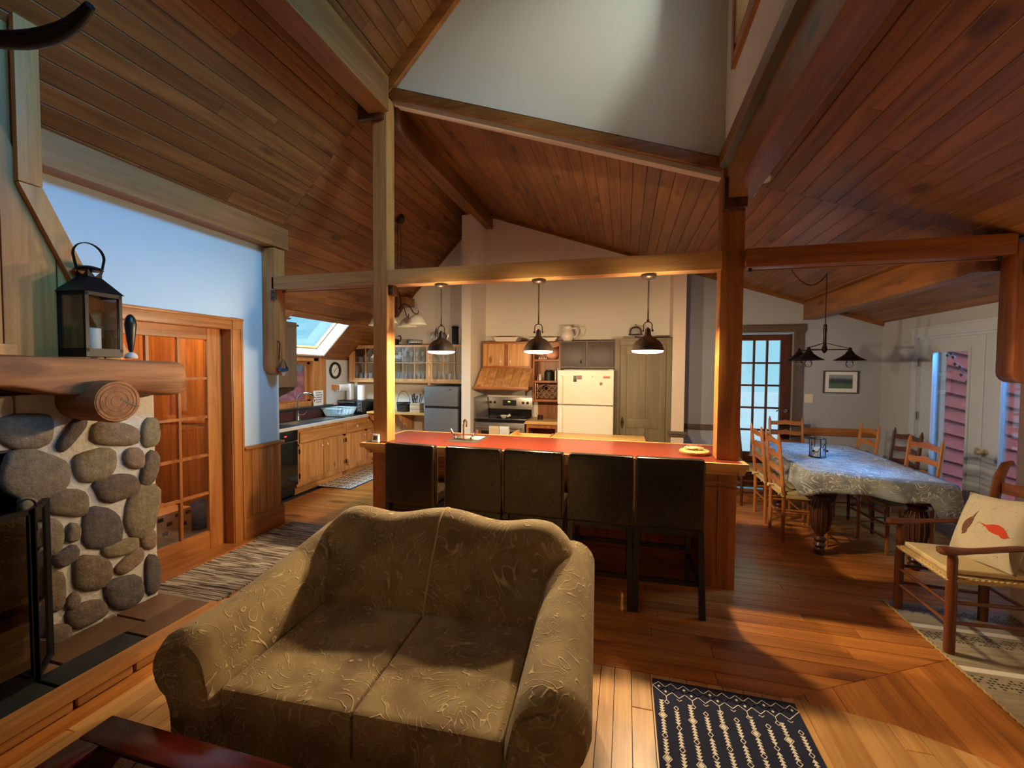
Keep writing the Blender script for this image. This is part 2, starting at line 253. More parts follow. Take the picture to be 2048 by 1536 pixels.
# ------------------------------------------------------------ mesh helpers
class M:
    def __init__(s): s.v = []; s.f = []
    def add(s, vs, fs):
        k = len(s.v); s.v += [tuple(v) for v in vs]; s.f += [tuple(i+k for i in q) for q in fs]; return s
    def box(s, x0, x1, y0, y1, z0, z1):
        if x0 > x1: x0, x1 = x1, x0
        if y0 > y1: y0, y1 = y1, y0
        if z0 > z1: z0, z1 = z1, z0
        return s.add([(x0, y0, z0), (x1, y0, z0), (x1, y1, z0), (x0, y1, z0), (x0, y0, z1), (x1, y0, z1), (x1, y1, z1), (x0, y1, z1)],
                     [(0, 3, 2, 1), (4, 5, 6, 7), (0, 1, 5, 4), (1, 2, 6, 5), (2, 3, 7, 6), (3, 0, 4, 7)])
    def bar(s, p0, p1, w, h, up=(0, 0, 1)):
        p0, p1 = Vector(p0), Vector(p1); d = (p1-p0).normalized(); up = Vector(up)
        if abs(d.dot(up)) > .98: up = Vector((0, 1, 0))
        a = d.cross(up).normalized()*w/2; b = a.cross(d).normalized()*h/2
        vs = [p+q for p in (p0, p1) for q in (-a-b, a-b, a+b, -a+b)]
        return s.add(vs, [(0, 1, 2, 3)[::-1], (4, 5, 6, 7), (0, 1, 5, 4), (1, 2, 6, 5), (2, 3, 7, 6), (3, 0, 4, 7)])
    def tube(s, pts, r, n=8, closed=False, caps=True, sx=1, sy=1):
        pts = [Vector(p) for p in pts]; m = len(pts); rr = r if isinstance(r, (list, tuple)) else [r]*m
        rings = []; pa = None
        for i, p in enumerate(pts):
            if closed: d = (pts[(i+1) % m]-pts[i-1]).normalized()
            else: d = (pts[min(i+1, m-1)]-pts[max(i-1, 0)]).normalized()
            if pa is None:
                t = Vector((0, 0, 1)) if abs(d.z) < .9 else Vector((0, 1, 0)); a = d.cross(t).normalized()
            else: a = (pa - d*pa.dot(d)).normalized()
            pa = a; b = d.cross(a)
            rings.append([p+(a*math.cos(2*PI*k/n)*sx+b*math.sin(2*PI*k/n)*sy)*rr[i] for k in range(n)])
        fs = []
        for i in range(m if closed else m-1):
            j = (i+1) % m
            for k in range(n): fs.append((i*n+k, i*n+(k+1) % n, j*n+(k+1) % n, j*n+k))
        if caps and not closed: fs += [tuple(range(n))[::-1], tuple(range((m-1)*n, m*n))]
        return s.add([q for g in rings for q in g], fs)
    def lathe(s, prof, c=(0, 0, 0), n=20, axis='z', caps=True):
        vs = []; 
        for (r_, h) in prof:
            for k in range(n):
                a = 2*PI*k/n; q = (r_*math.cos(a), r_*math.sin(a), h)
                if axis == 'x': q = (q[2], q[0], q[1])
                if axis == 'y': q = (q[1], q[2], q[0])
                vs.append((q[0]+c[0], q[1]+c[1], q[2]+c[2]))
        fs = [(i*n+k, i*n+(k+1) % n, (i+1)*n+(k+1) % n, (i+1)*n+k) for i in range(len(prof)-1) for k in range(n)]
        if caps: fs += [tuple(range(n))[::-1], tuple(range((len(prof)-1)*n, len(prof)*n))]
        return s.add(vs, fs)
    def prism(s, poly, axis, a, b):
        n = len(poly)
        def P(u_, v_, t): return {'x': (t, u_, v_), 'y': (u_, t, v_), 'z': (u_, v_, t)}[axis]
        return s.add([P(*q, a) for q in poly]+[P(*q, b) for q in poly], [tuple(range(n))[::-1], tuple(range(n, 2*n))]+[(i, (i+1) % n, n+(i+1) % n, n+i) for i in range(n)])
    def ball(s, c, r_, n=10, m=7):
        rx, ry, rz = r_ if isinstance(r_, (tuple, list)) else (r_,)*3
        vs = [(c[0], c[1], c[2]-rz)]
        for i in range(1, m):
            t = -PI/2+PI*i/m
            vs += [(c[0]+rx*math.cos(t)*math.cos(2*PI*k/n), c[1]+ry*math.cos(t)*math.sin(2*PI*k/n), c[2]+rz*math.sin(t)) for k in range(n)]
        vs.append((c[0], c[1], c[2]+rz)); T = len(vs)-1
        fs = [(0, 1+(k+1) % n, 1+k) for k in range(n)]
        fs += [(1+i*n+k, 1+i*n+(k+1) % n, 1+(i+1)*n+(k+1) % n, 1+(i+1)*n+k) for i in range(m-2) for k in range(n)]
        fs += [(T, 1+(m-2)*n+k, 1+(m-2)*n+(k+1) % n) for k in range(n)]
        return s.add(vs, fs)
    def grid(s, fn, nu, nv):
        vs = [fn(i/nu, j/nv) for i in range(nu+1) for j in range(nv+1)]
        return s.add(vs, [(i*(nv+1)+j, (i+1)*(nv+1)+j, (i+1)*(nv+1)+j+1, i*(nv+1)+j+1) for i in range(nu) for j in range(nv)])
    def xf(s, mtx, start=0):
        s.v = s.v[:start]+[tuple(mtx @ Vector(v)) for v in s.v[start:]]; return s
ORG = {}
def mesh(name, m, matl, org=(0, 0, 0), bev=0, smooth=False, seg=2, sharp=40, sub=0, solid=0):
    me = bpy.data.meshes.new(name); ox, oy, oz = org
    me.from_pydata([(x-ox, y-oy, z-oz) for x, y, z in m.v], [], m.f)
    bm = bmesh.new(); bm.from_mesh(me)
    bmesh.ops.recalc_face_normals(bm, faces=bm.faces)
    if bev: bmesh.ops.bevel(bm, geom=[e for e in bm.edges if e.is_manifold and e.calc_face_angle(0) > .6], offset=bev, segments=seg, affect='EDGES', profile=.7, clamp_overlap=True)
    bm.to_mesh(me); bm.free()
    me.materials.append(MT[matl] if isinstance(matl, str) else matl)
    if smooth or bev:
        me.shade_smooth(); me.set_sharp_from_angle(angle=math.radians(sharp))
    return me
def obj(name, m, matl, parent=None, bev=0, smooth=False, org=None, **k):
    sub = k.pop('sub', 0); solid = k.pop('solid', 0)
    po = ORG.get(parent.name, (0, 0, 0)) if parent else (0, 0, 0)
    if org is None: org = po
    if isinstance(m, bpy.types.Mesh): me = m
    else: me = mesh(name, m, matl, org, bev, smooth, **k)
    o = bpy.data.objects.new(name, me); C.objects.link(o)
    if parent:
        o.parent = parent; o.location = Vector(org)-Vector(po)
    else: o.location = org
    ORG[o.name] = org
    if solid: q = o.modifiers.new('solidify', 'SOLIDIFY'); q.thickness = solid; q.offset = 0
    if sub: q = o.modifiers.new('subsurf', 'SUBSURF'); q.levels = sub; q.render_levels = sub
    return o
def tag(o, label, cat=None, group=None, kind=None):
    if label: o['label'] = label
    if cat: o['category'] = cat
    if group: o['group'] = group
    if kind: o['kind'] = kind
    return o
def thing(name, label, cat, loc=(0, 0, 0), rz=0, group=None, local=False):
    o = bpy.data.objects.new(name, None); C.objects.link(o); o.empty_display_size = .05
    o.location = loc; o.rotation_euler = (0, 0, rz); tag(o, label, cat, group)
    ORG[o.name] = (0, 0, 0) if local else tuple(loc)
    return o
def one(name, label, cat, m, matl, group=None, **k):
    vs = m.v if not isinstance(m, bpy.types.Mesh) else [(0, 0, 0)]
    if 'org' not in k: k['org'] = (round(sum(v[0] for v in vs)/len(vs), 4), round(sum(v[1] for v in vs)/len(vs), 4), min(v[2] for v in vs))
    return tag(obj(name, m, matl, **k), label, cat, group)
def struct(name, m, matl, parent=None, **k):
    o = obj(name, m, matl, parent, **k)
    if not parent: o['kind'] = 'structure'
    return o
def sempty(name):
    o = bpy.data.objects.new(name, None); C.objects.link(o); o['kind'] = 'structure'; ORG[o.name] = (0, 0, 0); return o
def dup(root, loc, rz=None, label=None, group=None):
    r_ = root.copy(); C.objects.link(r_); r_.location = loc
    if rz is not None: r_.rotation_euler = (0, 0, rz)
    if label: r_['label'] = label
    if group: r_['group'] = group
    for ch in list(root.children):
        c = ch.copy(); C.objects.link(c); c.parent = r_
        for g in ch.children:
            d = g.copy(); C.objects.link(d); d.parent = c
    return r_
def bez(p0, p1, p2, p3, n=10):
    p0, p1, p2, p3 = map(Vector, (p0, p1, p2, p3)); out = []
    for i in range(n+1):
        t = i/n; out.append(p0*(1-t)**3+p1*3*t*(1-t)**2+p2*3*t*t*(1-t)+p3*t**3)
    return out
def clip(poly, a, b, c):
    """keep the part of a polygon where a*x+b*y >= c"""
    out = []
    for i in range(len(poly)):
        p, q = poly[i], poly[(i+1) % len(poly)]; dp = a*p[0]+b*p[1]-c; dq = a*q[0]+b*q[1]-c
        if dp >= 0: out.append(p)
        if (dp > 0 > dq) or (dp < 0 < dq): t = dp/(dp-dq); out.append((p[0]+(q[0]-p[0])*t, p[1]+(q[1]-p[1])*t))
    return out
# ============================================================ SETTING
def zl(x): return 4.32+1.04*(x+2.1)        # underside of the steep roof
def zr(x): return 4.09-.342*(x+2.12)       # underside of the shallow roof
# ---- floor: every board its own piece
floor = struct('floor', M().box(-5.4, 3.3, -2.6, 6.7, -.12, -.024), 'darkgrey')
def lay(x0, x1, y0, y1, along, pitch, halfplanes, matname, ztop=0.0, seed=1, lmin=1.2, lmax=2.6):
    rn = random.Random(seed); n = 0
    a0, a1, b0, b1 = (x0, x1, y0, y1) if along == 'x' else (y0, y1, x0, x1)
    b = b0
    while b < b1-.01:
        wd = pitch*rn.choice((.85, 1, 1, 1.15)); t = a0-rn.random()*lmax*.8
        while t < a1:
            ln = rn.uniform(lmin, lmax); s, e = max(a0, t), min(a1, t+ln); t += ln
            if e-s < .05: continue
            g = .0016
            q = [(s+g, b+g), (e-g, b+g), (e-g, min(b1, b+wd)-g), (s+g, min(b1, b+wd)-g)]
            if along == 'y': q = [(v, u_) for u_, v in q]
            for h in halfplanes:
                q = clip(q, *h)
                if len(q) < 3: break
            if len(q) < 3: continue
            c = (sum(p[0] for p in q)/len(q), sum(p[1] for p in q)/len(q), ztop)
            qq = [(c[0]+(p[0]-c[0])*(1-.0035/max(.05, math.dist(p, c[:2]))), c[1]+(p[1]-c[1])*(1-.0035/max(.05, math.dist(p, c[:2])))) for p in q]
            k = len(q); m = M().add([(*p, -.024) for p in q]+[(*p, ztop-.0015) for p in q]+[(*p, ztop) for p in qq],
                [(i, (i+1) % k, k+(i+1) % k, k+i) for i in range(k)]+[(k+i, k+(i+1) % k, 2*k+(i+1) % k, 2*k+i) for i in range(k)]+[tuple(range(2*k, 3*k))])
            obj('plank', m, matname+'_'+along, floor, org=c); n += 1
        b += wd
    return n
CUR = [(.9, 2.40), (1.25, 2.345), (1.5, 2.24), (1.85, 1.98)]
def under(p, q):   # keep what lies below the line p-q
    nx, ny = (q[1]-p[1]), -(q[0]-p[0]); l = math.hypot(nx, ny); nx /= l; ny /= l; return (nx, ny, nx*p[0]+ny*p[1])
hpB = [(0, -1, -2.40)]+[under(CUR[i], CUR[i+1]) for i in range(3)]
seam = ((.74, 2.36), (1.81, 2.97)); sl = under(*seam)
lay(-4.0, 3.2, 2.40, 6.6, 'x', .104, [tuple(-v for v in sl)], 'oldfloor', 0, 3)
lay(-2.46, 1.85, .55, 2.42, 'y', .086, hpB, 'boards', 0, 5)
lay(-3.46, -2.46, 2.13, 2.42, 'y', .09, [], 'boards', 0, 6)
lay(.72, 2.6, 1.9, 3.4, 'y', .19, [sl], 'oldfloor', -.0018, 8, 2, 3)
# ---- steep ceiling over the living side and kitchen
def plane_frame(kind):
    s = 1.04 if kind == 'l' else -.342; a = math.atan(s); return a
def slab(pts, t, up):  # polygon (x,y,z) extruded along up
    k = len(pts); vs = [tuple(p) for p in pts]+[tuple(Vector(p)+Vector(up)*t) for p in pts]
    return M().add(vs, [tuple(range(k))[::-1], tuple(range(k, 2*k))]+[(i, (i+1) % k, k+(i+1) % k, k+i) for i in range(k)])
nl = Vector((-1.04, 0, 1)).normalized(); nr = Vector((.342, 0, 1)).normalized()
ceil = sempty('ceiling')
def P(x, y): return (x, y, zl(x)+.03)
struct('roof_deck', slab([P(-3.6, -2.6), P(.72, -2.6), P(.72, 3.66), P(-3.6, 3.66)], .1, nl), 'darkgrey', ceil)
SK = (-4.50, -4.04, 4.25, 5.66)   # skylight opening in x and y
for (a, b, c, d) in ((-3.6, -2.2, 3.66, 6.7), (SK[1], -3.6, 3.66, 6.7), (-4.8, SK[1], 3.66, SK[2]), (-4.8, SK[1], SK[3], 6.7)):
    struct('roof_deck', slab([P(a, c), P(b, c), P(b, d), P(a, d)], .1, nl), 'darkgrey', ceil)
def ceilboards(parent, kind, x0, x1, y0, y1, pitch, seed, hole=None, lmin=2.2, lmax=3.6):
    rn = random.Random(seed); s = 1.04 if kind == 'l' else -.342; zf = zl if kind == 'l' else zr; ang = math.atan(s); cs = math.cos(ang)
    n = Vector((-s, 0, 1)).normalized(); dx = pitch*cs; x = x0; cnt = 0; cache = {}
    while x < x1-.004:
        xe = min(x+dx, x1); wd = (xe-x)/cs; t = y0-rn.random()*lmax*.7
        while t < y1:
            ln = rn.uniform(lmin, lmax); spans = [(max(y0, t), min(y1, t+ln))]; t += ln
            if hole and x+dx*.5 > hole[0] and x+dx*.5 < hole[1]:
                spans = [q for sp in spans for q in ((sp[0], min(sp[1], hole[2])), (max(sp[0], hole[3]), sp[1]))]
            for a, b in spans:
                if b-a < .04: continue
                key = (round(wd, 3), round((b-a), 1)); L_ = key[1] or .1
                if key not in cache:
                    g = .001; h = wd/2-g; c = .005
                    poly = [(-h+c, 0), (-h, .004), (-h, .02), (h, .02), (h, .004), (h-c, 0)]
                    cache[key] = mesh('plank', M().prism(poly, 'y', -L_/2, L_/2), 'cedar_y')
                o = bpy.data.objects.new('plank', cache[key]); C.objects.link(o); o.parent = parent
                xm = (x+xe)/2; o.location = (xm, (a+b)/2, zf(xm)); o.rotation_euler = (0, -ang, 0); o.scale = (1, (b-a-.002)/L_, 1); cnt += 1
        x += dx
    return cnt
ceilboards(ceil, 'l', -3.48, .7, .5, 3.6, .118, 11, None, 2.4, 3.4)
ceilboards(ceil, 'l', -4.6, -2.24, 3.6, 6.6, .118, 12, SK, 2.4, 3.4)
ceil2 = sempty('ceiling')
def Q(x, y): return (x, y, zr(x)+.03)
struct('roof_deck', slab([Q(-2.3, 3.62), Q(3.4, 3.62), Q(3.4, 6.7), Q(-2.3, 6.7)], .1, nr), 'darkgrey', ceil2)
struct('roof_deck', slab([Q(.66, -2.6), Q(3.4, -2.6), Q(3.4, 3.62), Q(.66, 3.62)], .1, nr), 'darkgrey', ceil2)
ceilboards(ceil2, 'r', -2.2, 3.2, 3.66, 6.6, .118, 13, None, 3.1, 4)
ceilboards(ceil2, 'r', .78, 2.6, .6, 3.66, .118, 14, None, 2.2, 3)
# ---- walls
wl = struct('wall_left', M().box(-3.60, -3.48, -2.6, 2.10, 0, 2.95).box(-3.60, -3.48, 3.14, 3.70, 0, 2.95).box(-3.60, -3.48, 2.10, 3.14, 2.0, 2.95), 'plaster_bluelit')
for i in range(5):
    y0 = 3.25+i*.09; obj('board', M().box(-3.48, -3.462, y0+.0015, min(3.70, y0+.0885), .2, .86), 'honey_z', wl, bev=.003, seg=1)
struct('trim_1', M().prism([(-3.47, .862), (-3.435, .862), (-3.43, .875), (-3.435, .89), (-3.48, .893), (-3.48, .862)], 'y', 3.245, 3.72), 'honey_y')
struct('baseboard_left', M().box(-3.48, -3.445, 3.245, 3.725, 0, .2).box(-3.48, -3.45, 3.245, 3.72, .2, .215), 'honey_y', bev=.004)
wb = [(-4.7, -.1), (3.3, -.1), (3.3, zr(3.3)+.05), (-2.2, zr(-2.2)+.05), (-2.28, zl(-2.28)+.05), (-4.7, zl(-4.7)+.05)]
back = M()
back.prism([(-4.7, -.1), (.765, -.1), (.765, zr(.765)+.05), (-2.2, zr(-2.2)+.05), (-2.28, zl(-2.28)+.05), (-4.7, zl(-4.7)+.05)], 'y', 6.6, 6.75)
struct('wall_back', back, 'plaster'); back = M(); back.box(.76, .765, 6.595, 6.6, 0, .01)
back.prism([(.765, -.1), (1.42, -.1), (1.42, zr(1.42)+.05), (.765, zr(.765)+.05)], 'y', 6.598, 6.75)
back.prism([(1.42, 2.16), (2.2, 2.16), (2.2, zr(2.2)+.05), (1.42, zr(1.42)+.05)], 'y', 6.6, 6.75)
back.prism([(2.2, -.1), (3.3, -.1), (3.3, zr(3.3)+.05), (2.2, zr(2.2)+.05)], 'y', 6.6, 6.75)
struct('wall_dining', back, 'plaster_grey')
struct('wall_side', M().box(-4.75, -4.55, 3.7, 4.35, 0, 1.8).box(-4.75, -4.55, 5.60, 6.7, 0, 1.8).box(-4.75, -4.55, 4.35, 5.60, 0, 1.07), 'white_paint')
struct('wall_entry', M().prism([(-4.75, 0), (-3.6, 0), (-3.6, zl(-3.6)), (-4.75, zl(-4.75))], 'y', 3.6, 3.7), 'plaster')
g = M().prism([(-2.16, zl(-2.16)-.05), (-2.1, zr(-2.1)-.02), (.70, zr(.70)-.02), (.70, 7.25), (-.0, zl(0)+.1)], 'y', 3.62, 3.7)
struct('wall_gable', g, 'plaster')
# clerestory wall with its window openings
WN = [(1.75, 3.27), (.0, 1.45)]
cl = M().box(.70, .82, -2.6, 3.66, 3.18, 3.80).box(.70, .82, -2.6, 3.66, 5.1, 7.3).box(.70, .82, 3.27, 3.66, 3.8, 5.1).box(.70, .82, 1.45, 1.75, 3.8, 5.1).box(.70, .82, -2.6, 0, 3.8, 5.1)
struct('wall_clerestory', cl, 'plaster')
for (a, b) in WN:
    wi = struct('window_3' if a > 1 else 'window_4', M().box(.675, .83, a-.0, a+.05, 3.8, 5.1).box(.675, .83, b-.05, b, 3.8, 5.1).box(.675, .83, a, b, 3.8, 3.85).box(.675, .83, a, b, 5.05, 5.1), 'pine_z', bev=.004)
    obj('casing', M().box(.67, .70, a-.07, a, 3.73, 5.17).box(.67, .70, b, b+.07, 3.73, 5.17).box(.67, .70, a, b, 3.73, 3.80).box(.67, .70, a, b, 5.1, 5.17), 'honey_y', wi, bev=.004)
    obj('pane', M().box(.755, .76, a+.05, b-.05, 3.85, 5.05), 'glass', wi)
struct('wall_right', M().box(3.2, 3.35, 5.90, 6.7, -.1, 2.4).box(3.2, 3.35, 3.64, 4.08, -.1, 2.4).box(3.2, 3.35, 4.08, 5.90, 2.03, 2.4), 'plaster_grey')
struct('wall_near', M().box(2.55, 2.67, -2.6, 3.64, -.1, 2.55).box(2.67, 3.3, 3.56, 3.64, -.1, 2.4), 'plaster_warm')
struct('wall_behind', M().box(-3.6, 2.67, -2.7, -2.6, -.1, 7.2), 'plaster_warm')
struct('wall_pier', M().box(-2.32, -2.18, 5.9, 6.6, 0, 3.86), 'plaster')
nib = struct('wall_nib', M().box(.60, .76, 6.1, 6.6, 0, zr(.7)-.01), 'plaster_warm')
obj('cap', M().box(.56, .80, 6.05, 6.62, .79, .83).box(.575, .785, 6.07, 6.6, .755, .79), 'taupe_x', nib, bev=.006)
struct('trim_2', M().box(.76, 1.33, 6.575, 6.6, .80, .88), 'taupe_x', bev=.004)
struct('trim_3', M().box(2.31, 3.2, 6.572, 6.6, .79, .88).box(2.31, 3.2, 6.565, 6.6, .875, .89), 'honey_x', bev=.004)
# gable trims
struct('trim_4', M().bar((-2.16, 3.597, zr(-2.16)+.065), (.69, 3.597, zr(.69)+.065), .04, .085), 'cedar_x', bev=.004)
struct('trim_5', M().bar((-2.2, 3.59, zl(-2.2)-.07), (.6, 3.59, zl(.6)-.07), .05, .12), 'honey_x', bev=.004)
struct('trim_6', M().box(.655, .70, -.2, 3.6, 3.17, 3.27), 'cedar_y', bev=.004)
[obj('conduit', M().tube([(x0, y_, 2.39), (x1, y_, 2.39)], .006, 6), 'stain_x', bm__, org=tuple(bm__.location)) for x0, x1, y_, bm__ in ()]
struct('trim_7', M().bar((-4.6, 6.585, zl(-4.6)-.03), (-2.3, 6.585, zl(-2.3)-.03), .03, .05), 'cedar_x')
struct('trim_8', M().bar((-2.15, 6.585, zr(-2.15)-.02), (3.2, 6.585, zr(3.2)-.02), .03, .05), 'cedar_x')
# ---- timber frame
def rodded(o, x0, x1, y_, z=2.388): obj('cable_rod', M().tube([(x0, y_, z), (x1, y_, z)], .007, 6), 'stain_x', o, org=tuple(o.location)); obj('rod_end', M().box(x0, x0+.02, y_-.012, y_+.012, z-.01, z+.018).box(x1-.02, x1, y_-.012, y_+.012, z-.01, z+.018), 'black', o, org=tuple(o.location))
def timber(name, label, box, wd, cat='beam', bev=.008):
    o = one(name, label, cat, M().box(*box), wd, bev=bev); o['kind'] = 'structure'; return o
pl = timber('post', 'tall square timber post rising from the far end of the bar to the ridge', (-2.24, -2.10, 3.50, 3.64, .969, 4.08), 'fir_z', 'post')
pr_ = timber('post', 'square timber post standing on the bar end beside the dining table', (.68, .84, 3.555, 3.70, .969, 3.16), 'honey_z', 'post')
timber('beam', 'horizontal timber beam carrying three pendant lamps above the red bar', (-2.098, .68, 3.505, 3.64, 2.40, 2.535), 'paleboard_x')
rod2 = timber('beam', 'short pale timber beam between blue-lit wall and tall post', (-3.37, -2.24, 3.50, 3.62, 2.405, 2.535), 'fir_x')
rodded(rod2, -3.28, -2.25, 3.56)
rod2 = timber('beam', 'horizontal timber beam running above the dining table towards the patio doors', (.84, 2.41, 3.505, 3.63, 2.405, 2.54), 'barwood_x')
rodded(rod2, .87, 2.36, 3.56)
timber('beam', 'heavy ridge beam running back from tall post to the white pier', (-2.24, -2.07, 3.66, 6.6, 3.86, 4.10), 'cedar_y')
timber('beam', 'heavy ridge beam overhead running forward from tall post over the living room', (-2.24, -2.05, -.5, 3.46, 3.90, 4.20), 'cedar_y')
timber('beam', 'sloping-roof purlin below the high white clerestory wall', (.70, .87, -.5, 3.52, 2.90, 3.17), 'cedar_y')
timber('beam', 'dark purlin over the dining area meeting the far wall by the glass door', (2.29, 2.45, 3.66, 6.6, 2.33, 2.56), 'cedar_y')
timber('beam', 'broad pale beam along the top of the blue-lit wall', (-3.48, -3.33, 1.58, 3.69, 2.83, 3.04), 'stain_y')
timber('corbel', 'short wooden corbel on the far kitchen wall under the sloping ceiling', (-3.62, -3.44, 6.3, 6.6, 2.66, 2.80), 'cedar_y', 'corbel')
def stub(label, x0, x1, top, wd, y0=3.50, y1=3.64, bot=1.58):
    pts = [(x0, top), (x0, bot+.07)]+[(x0+(x1-x0)*(.5-.5*math.cos(PI*k/8)), bot+.07-.07*math.sin(PI*k/8)) for k in range(1, 8)]+[(x1, bot+.07), (x1, top)]
    return pts
hp = M().prism([(3.50, 2.815), (3.50, 1.66), (3.51, 1.62), (3.54, 1.585), (3.575, 1.57), (3.62, 1.57), (3.64, 1.575), (3.64, 2.815)], 'x', -3.478, -3.335)
o = one('hanging_post', 'pale half post with rounded foot fixed to the blue-lit wall end', 'post', hp, 'fir_z', bev=.006); o['kind'] = 'structure'
hp = M().prism(stub('', 2.41, 2.55, 2.48, ''), 'y', 3.50, 3.64)
o = one('hanging_post', 'dark half post with rounded foot beside the patio doors', 'post', hp, 'barwood_z', bev=.006); o['kind'] = 'structure'
for lab, b in (('dark bolted bracket at the top of the tall post under ridge beam', (-2.35, -2.12, 3.44, 3.498, 3.86, 4.08)),
               ('dark bracket block at the top of the bar-end post under purlin', (.675, .83, 3.46, 3.553, 2.83, 3.05)),
               ('small dark hanger block under short beam on the blue-lit wall', (-3.36, -3.30, 3.485, 3.5, 2.30, 2.40)),
               ('small dark hanger block under pendant beam at tall post', (-2.098, -2.05, 3.52, 3.6, 2.31, 2.40)),
               ('small dark hanger block at the top of the rounded half post near patio doors', (2.44, 2.53, 3.485, 3.5, 2.28, 2.38))):
    q = one('bracket', lab, 'bracket', M().box(*b), 'darkwood_z', bev=.004); q['kind'] = 'structure'
    bx = M(); cx = (b[0]+b[1])/2
    for dz in (.25, .75): bx.lathe([(.001, 0), (.009, .001), (.009, .006), (.001, .009)], (cx, b[2]-.009, b[4]+(b[5]-b[4])*dz), 8, 'y')
    obj('bolt', bx, 'blackmetal', q, org=tuple(q.location))
# ---- skylight and the window over the sink (window_1, window_2)
sk = struct('window_1', M().add([], []).bar((SK[0]-.02, SK[2], zl(SK[0])-.012), (SK[0]-.02, SK[3]+.05, zl(SK[0])-.012), .07, .02, up=nl).bar((SK[1]+.03, SK[2], zl(SK[1]+.03)-.012), (SK[1]+.03, SK[3]+.09, zl(SK[1]+.03)-.012), .09, .02, up=nl).bar((SK[0]-.05, SK[3]+.045, zl(SK[0]-.05)-.012), (SK[1]+.07, SK[3]+.045, zl(SK[1]+.07)-.012), .09, .02, up=nl), 'cedar_y')
def up_(x, y, d): v = Vector((x, y, zl(x)))+nl*d; return tuple(v)
rv = M()
a, b, c, d = SK
for (p, q) in (((a, c), (a, d)), ((a, d), (b, d)), ((b, d), (b, c)), ((b, c), (a, c))):
    k = [up_(*p, -.004), up_(*q, -.004), up_(*q, .20), up_(*p, .20)]; rv.add(k, [(0, 1, 2, 3)])
obj('reveal', rv, 'white_paint', sk, solid=.012)
fr = M()
for (p, q) in (((a, c), (a, d)), ((a, d), (b, d)), ((b, d), (b, c))):
    fr.bar(up_(*p, .17), up_(*q, .17), .05, .04, up=nl)
obj('sash', fr, 'pine_y', sk)
obj('pane', M().add([up_(a, c, .19), up_(b, c, .19), up_(b, d, .19), up_(a, d, .19)], [(0, 1, 2, 3)]), 'glass', sk)
w2 = struct('window_2', M().box(-4.62, -4.53, 5.50, 5.60, 1.08, 1.80).box(-4.62, -4.53, 4.35, 5.6, 1.74, 1.80).box(-4.62, -4.53, 4.35, 4.42, 1.08, 1.8).box(-4.62, -4.53, 4.35, 5.6, 1.07, 1.14), 'pine_z', bev=.004)
obj('sash', M().box(-4.66, -4.60, 5.44, 5.50, 1.12, 1.75).box(-4.66, -4.60, 4.4, 5.5, 1.12, 1.17).box(-4.66, -4.60, 4.4, 5.5, 1.69, 1.75), 'honey_z', w2, bev=.004)
obj('casing', M().box(-4.55, -4.515, 5.60, 5.75, 1.04, 1.80), 'pine_z', w2, bev=.005)
obj('pane', M().box(-4.64, -4.636, 4.42, 5.45, 1.16, 1.70), 'glass', w2)
obj('sill', M().box(-4.66, -4.40, 4.35, 5.78, 1.045, 1.075), 'black', w2, bev=.006)
# ---- interior glazed door at the entry
def lites(parent, ax, pos, th, a0, a1, z0, z1, cols, rows, stile, top, bot, wd, gl='glass', mun=.022, mw='barwood'):
    """a glazed door leaf: stiles, rails, muntins, one pane per opening; ax is the plane's normal"""
    def B(m, u0, u1, v0, v1, t0, t1):
        return m.box(t0, t1, u0, u1, v0, v1) if ax == 'x' else m.box(u0, u1, t0, t1, v0, v1)
    for (u0, u1) in ((a0, a0+stile), (a1-stile, a1)): obj('stile', B(M(), u0, u1, z0, z1, pos-th/2, pos+th/2), wd+'_z', parent, bev=.003, seg=1)
    for (v0, v1) in ((z0, z0+bot), (z1-top, z1)): obj('rail', B(M(), a0+stile, a1-stile, v0, v1, pos-th/2, pos+th/2), wd+('_y' if ax == 'x' else '_x'), parent, bev=.003, seg=1)
    U0, U1, V0, V1 = a0+stile, a1-stile, z0+bot, z1-top
    for i in range(1, cols): u_ = U0+(U1-U0)*i/cols; obj('muntin', B(M(), u_-mun/2, u_+mun/2, V0, V1, pos-th*.35, pos+th*.35), mw+'_z', parent)
    for j in range(1, rows): v_ = V0+(V1-V0)*j/rows; obj('muntin', B(M(), U0, U1, v_-mun/2, v_+mun/2, pos-th*.36, pos+th*.36), mw+'_z', parent)
    for i in range(cols):
        for j in range(rows):
            obj('pane', B(M(), U0+(U1-U0)*i/cols, U0+(U1-U0)*(i+1)/cols, V0+(V1-V0)*j/rows, V0+(V1-V0)*(j+1)/rows, pos-.002, pos+.002), gl, parent)
d1 = sempty('door_1')
lites(d1, 'x', -3.585, .04, 2.11, 3.13, .015, 2.0, 3, 5, .145, .115, .17, 'honey')
obj('frame', M().box(-3.60, -3.46, 3.13, 3.15, 0, 2.0).box(-3.60, -3.46, 2.10, 3.15, 1.985, 2.005), 'honey_z', d1, bev=.003)
obj('casing', M().box(-3.48, -3.452, 3.14, 3.245, 0, 2.0).box(-3.48, -3.445, 3.225, 3.247, 0, 2.09), 'honey_z', d1, bev=.004)
obj('casing', M().box(-3.48, -3.452, 2.0, 3.14, 1.99, 2.075).box(-3.48, -3.44, 2.0, 3.25, 2.068, 2.09), 'honey_y', d1, bev=.004)
obj('corner_block', M().box(-3.48, -3.446, 3.14, 3.247, 1.99, 2.095), 'honey_z', d1, bev=.005)
obj('threshold', M().box(-3.60, -3.36, 2.13, 3.245, 0, .02), 'honey_y', d1, bev=.004)
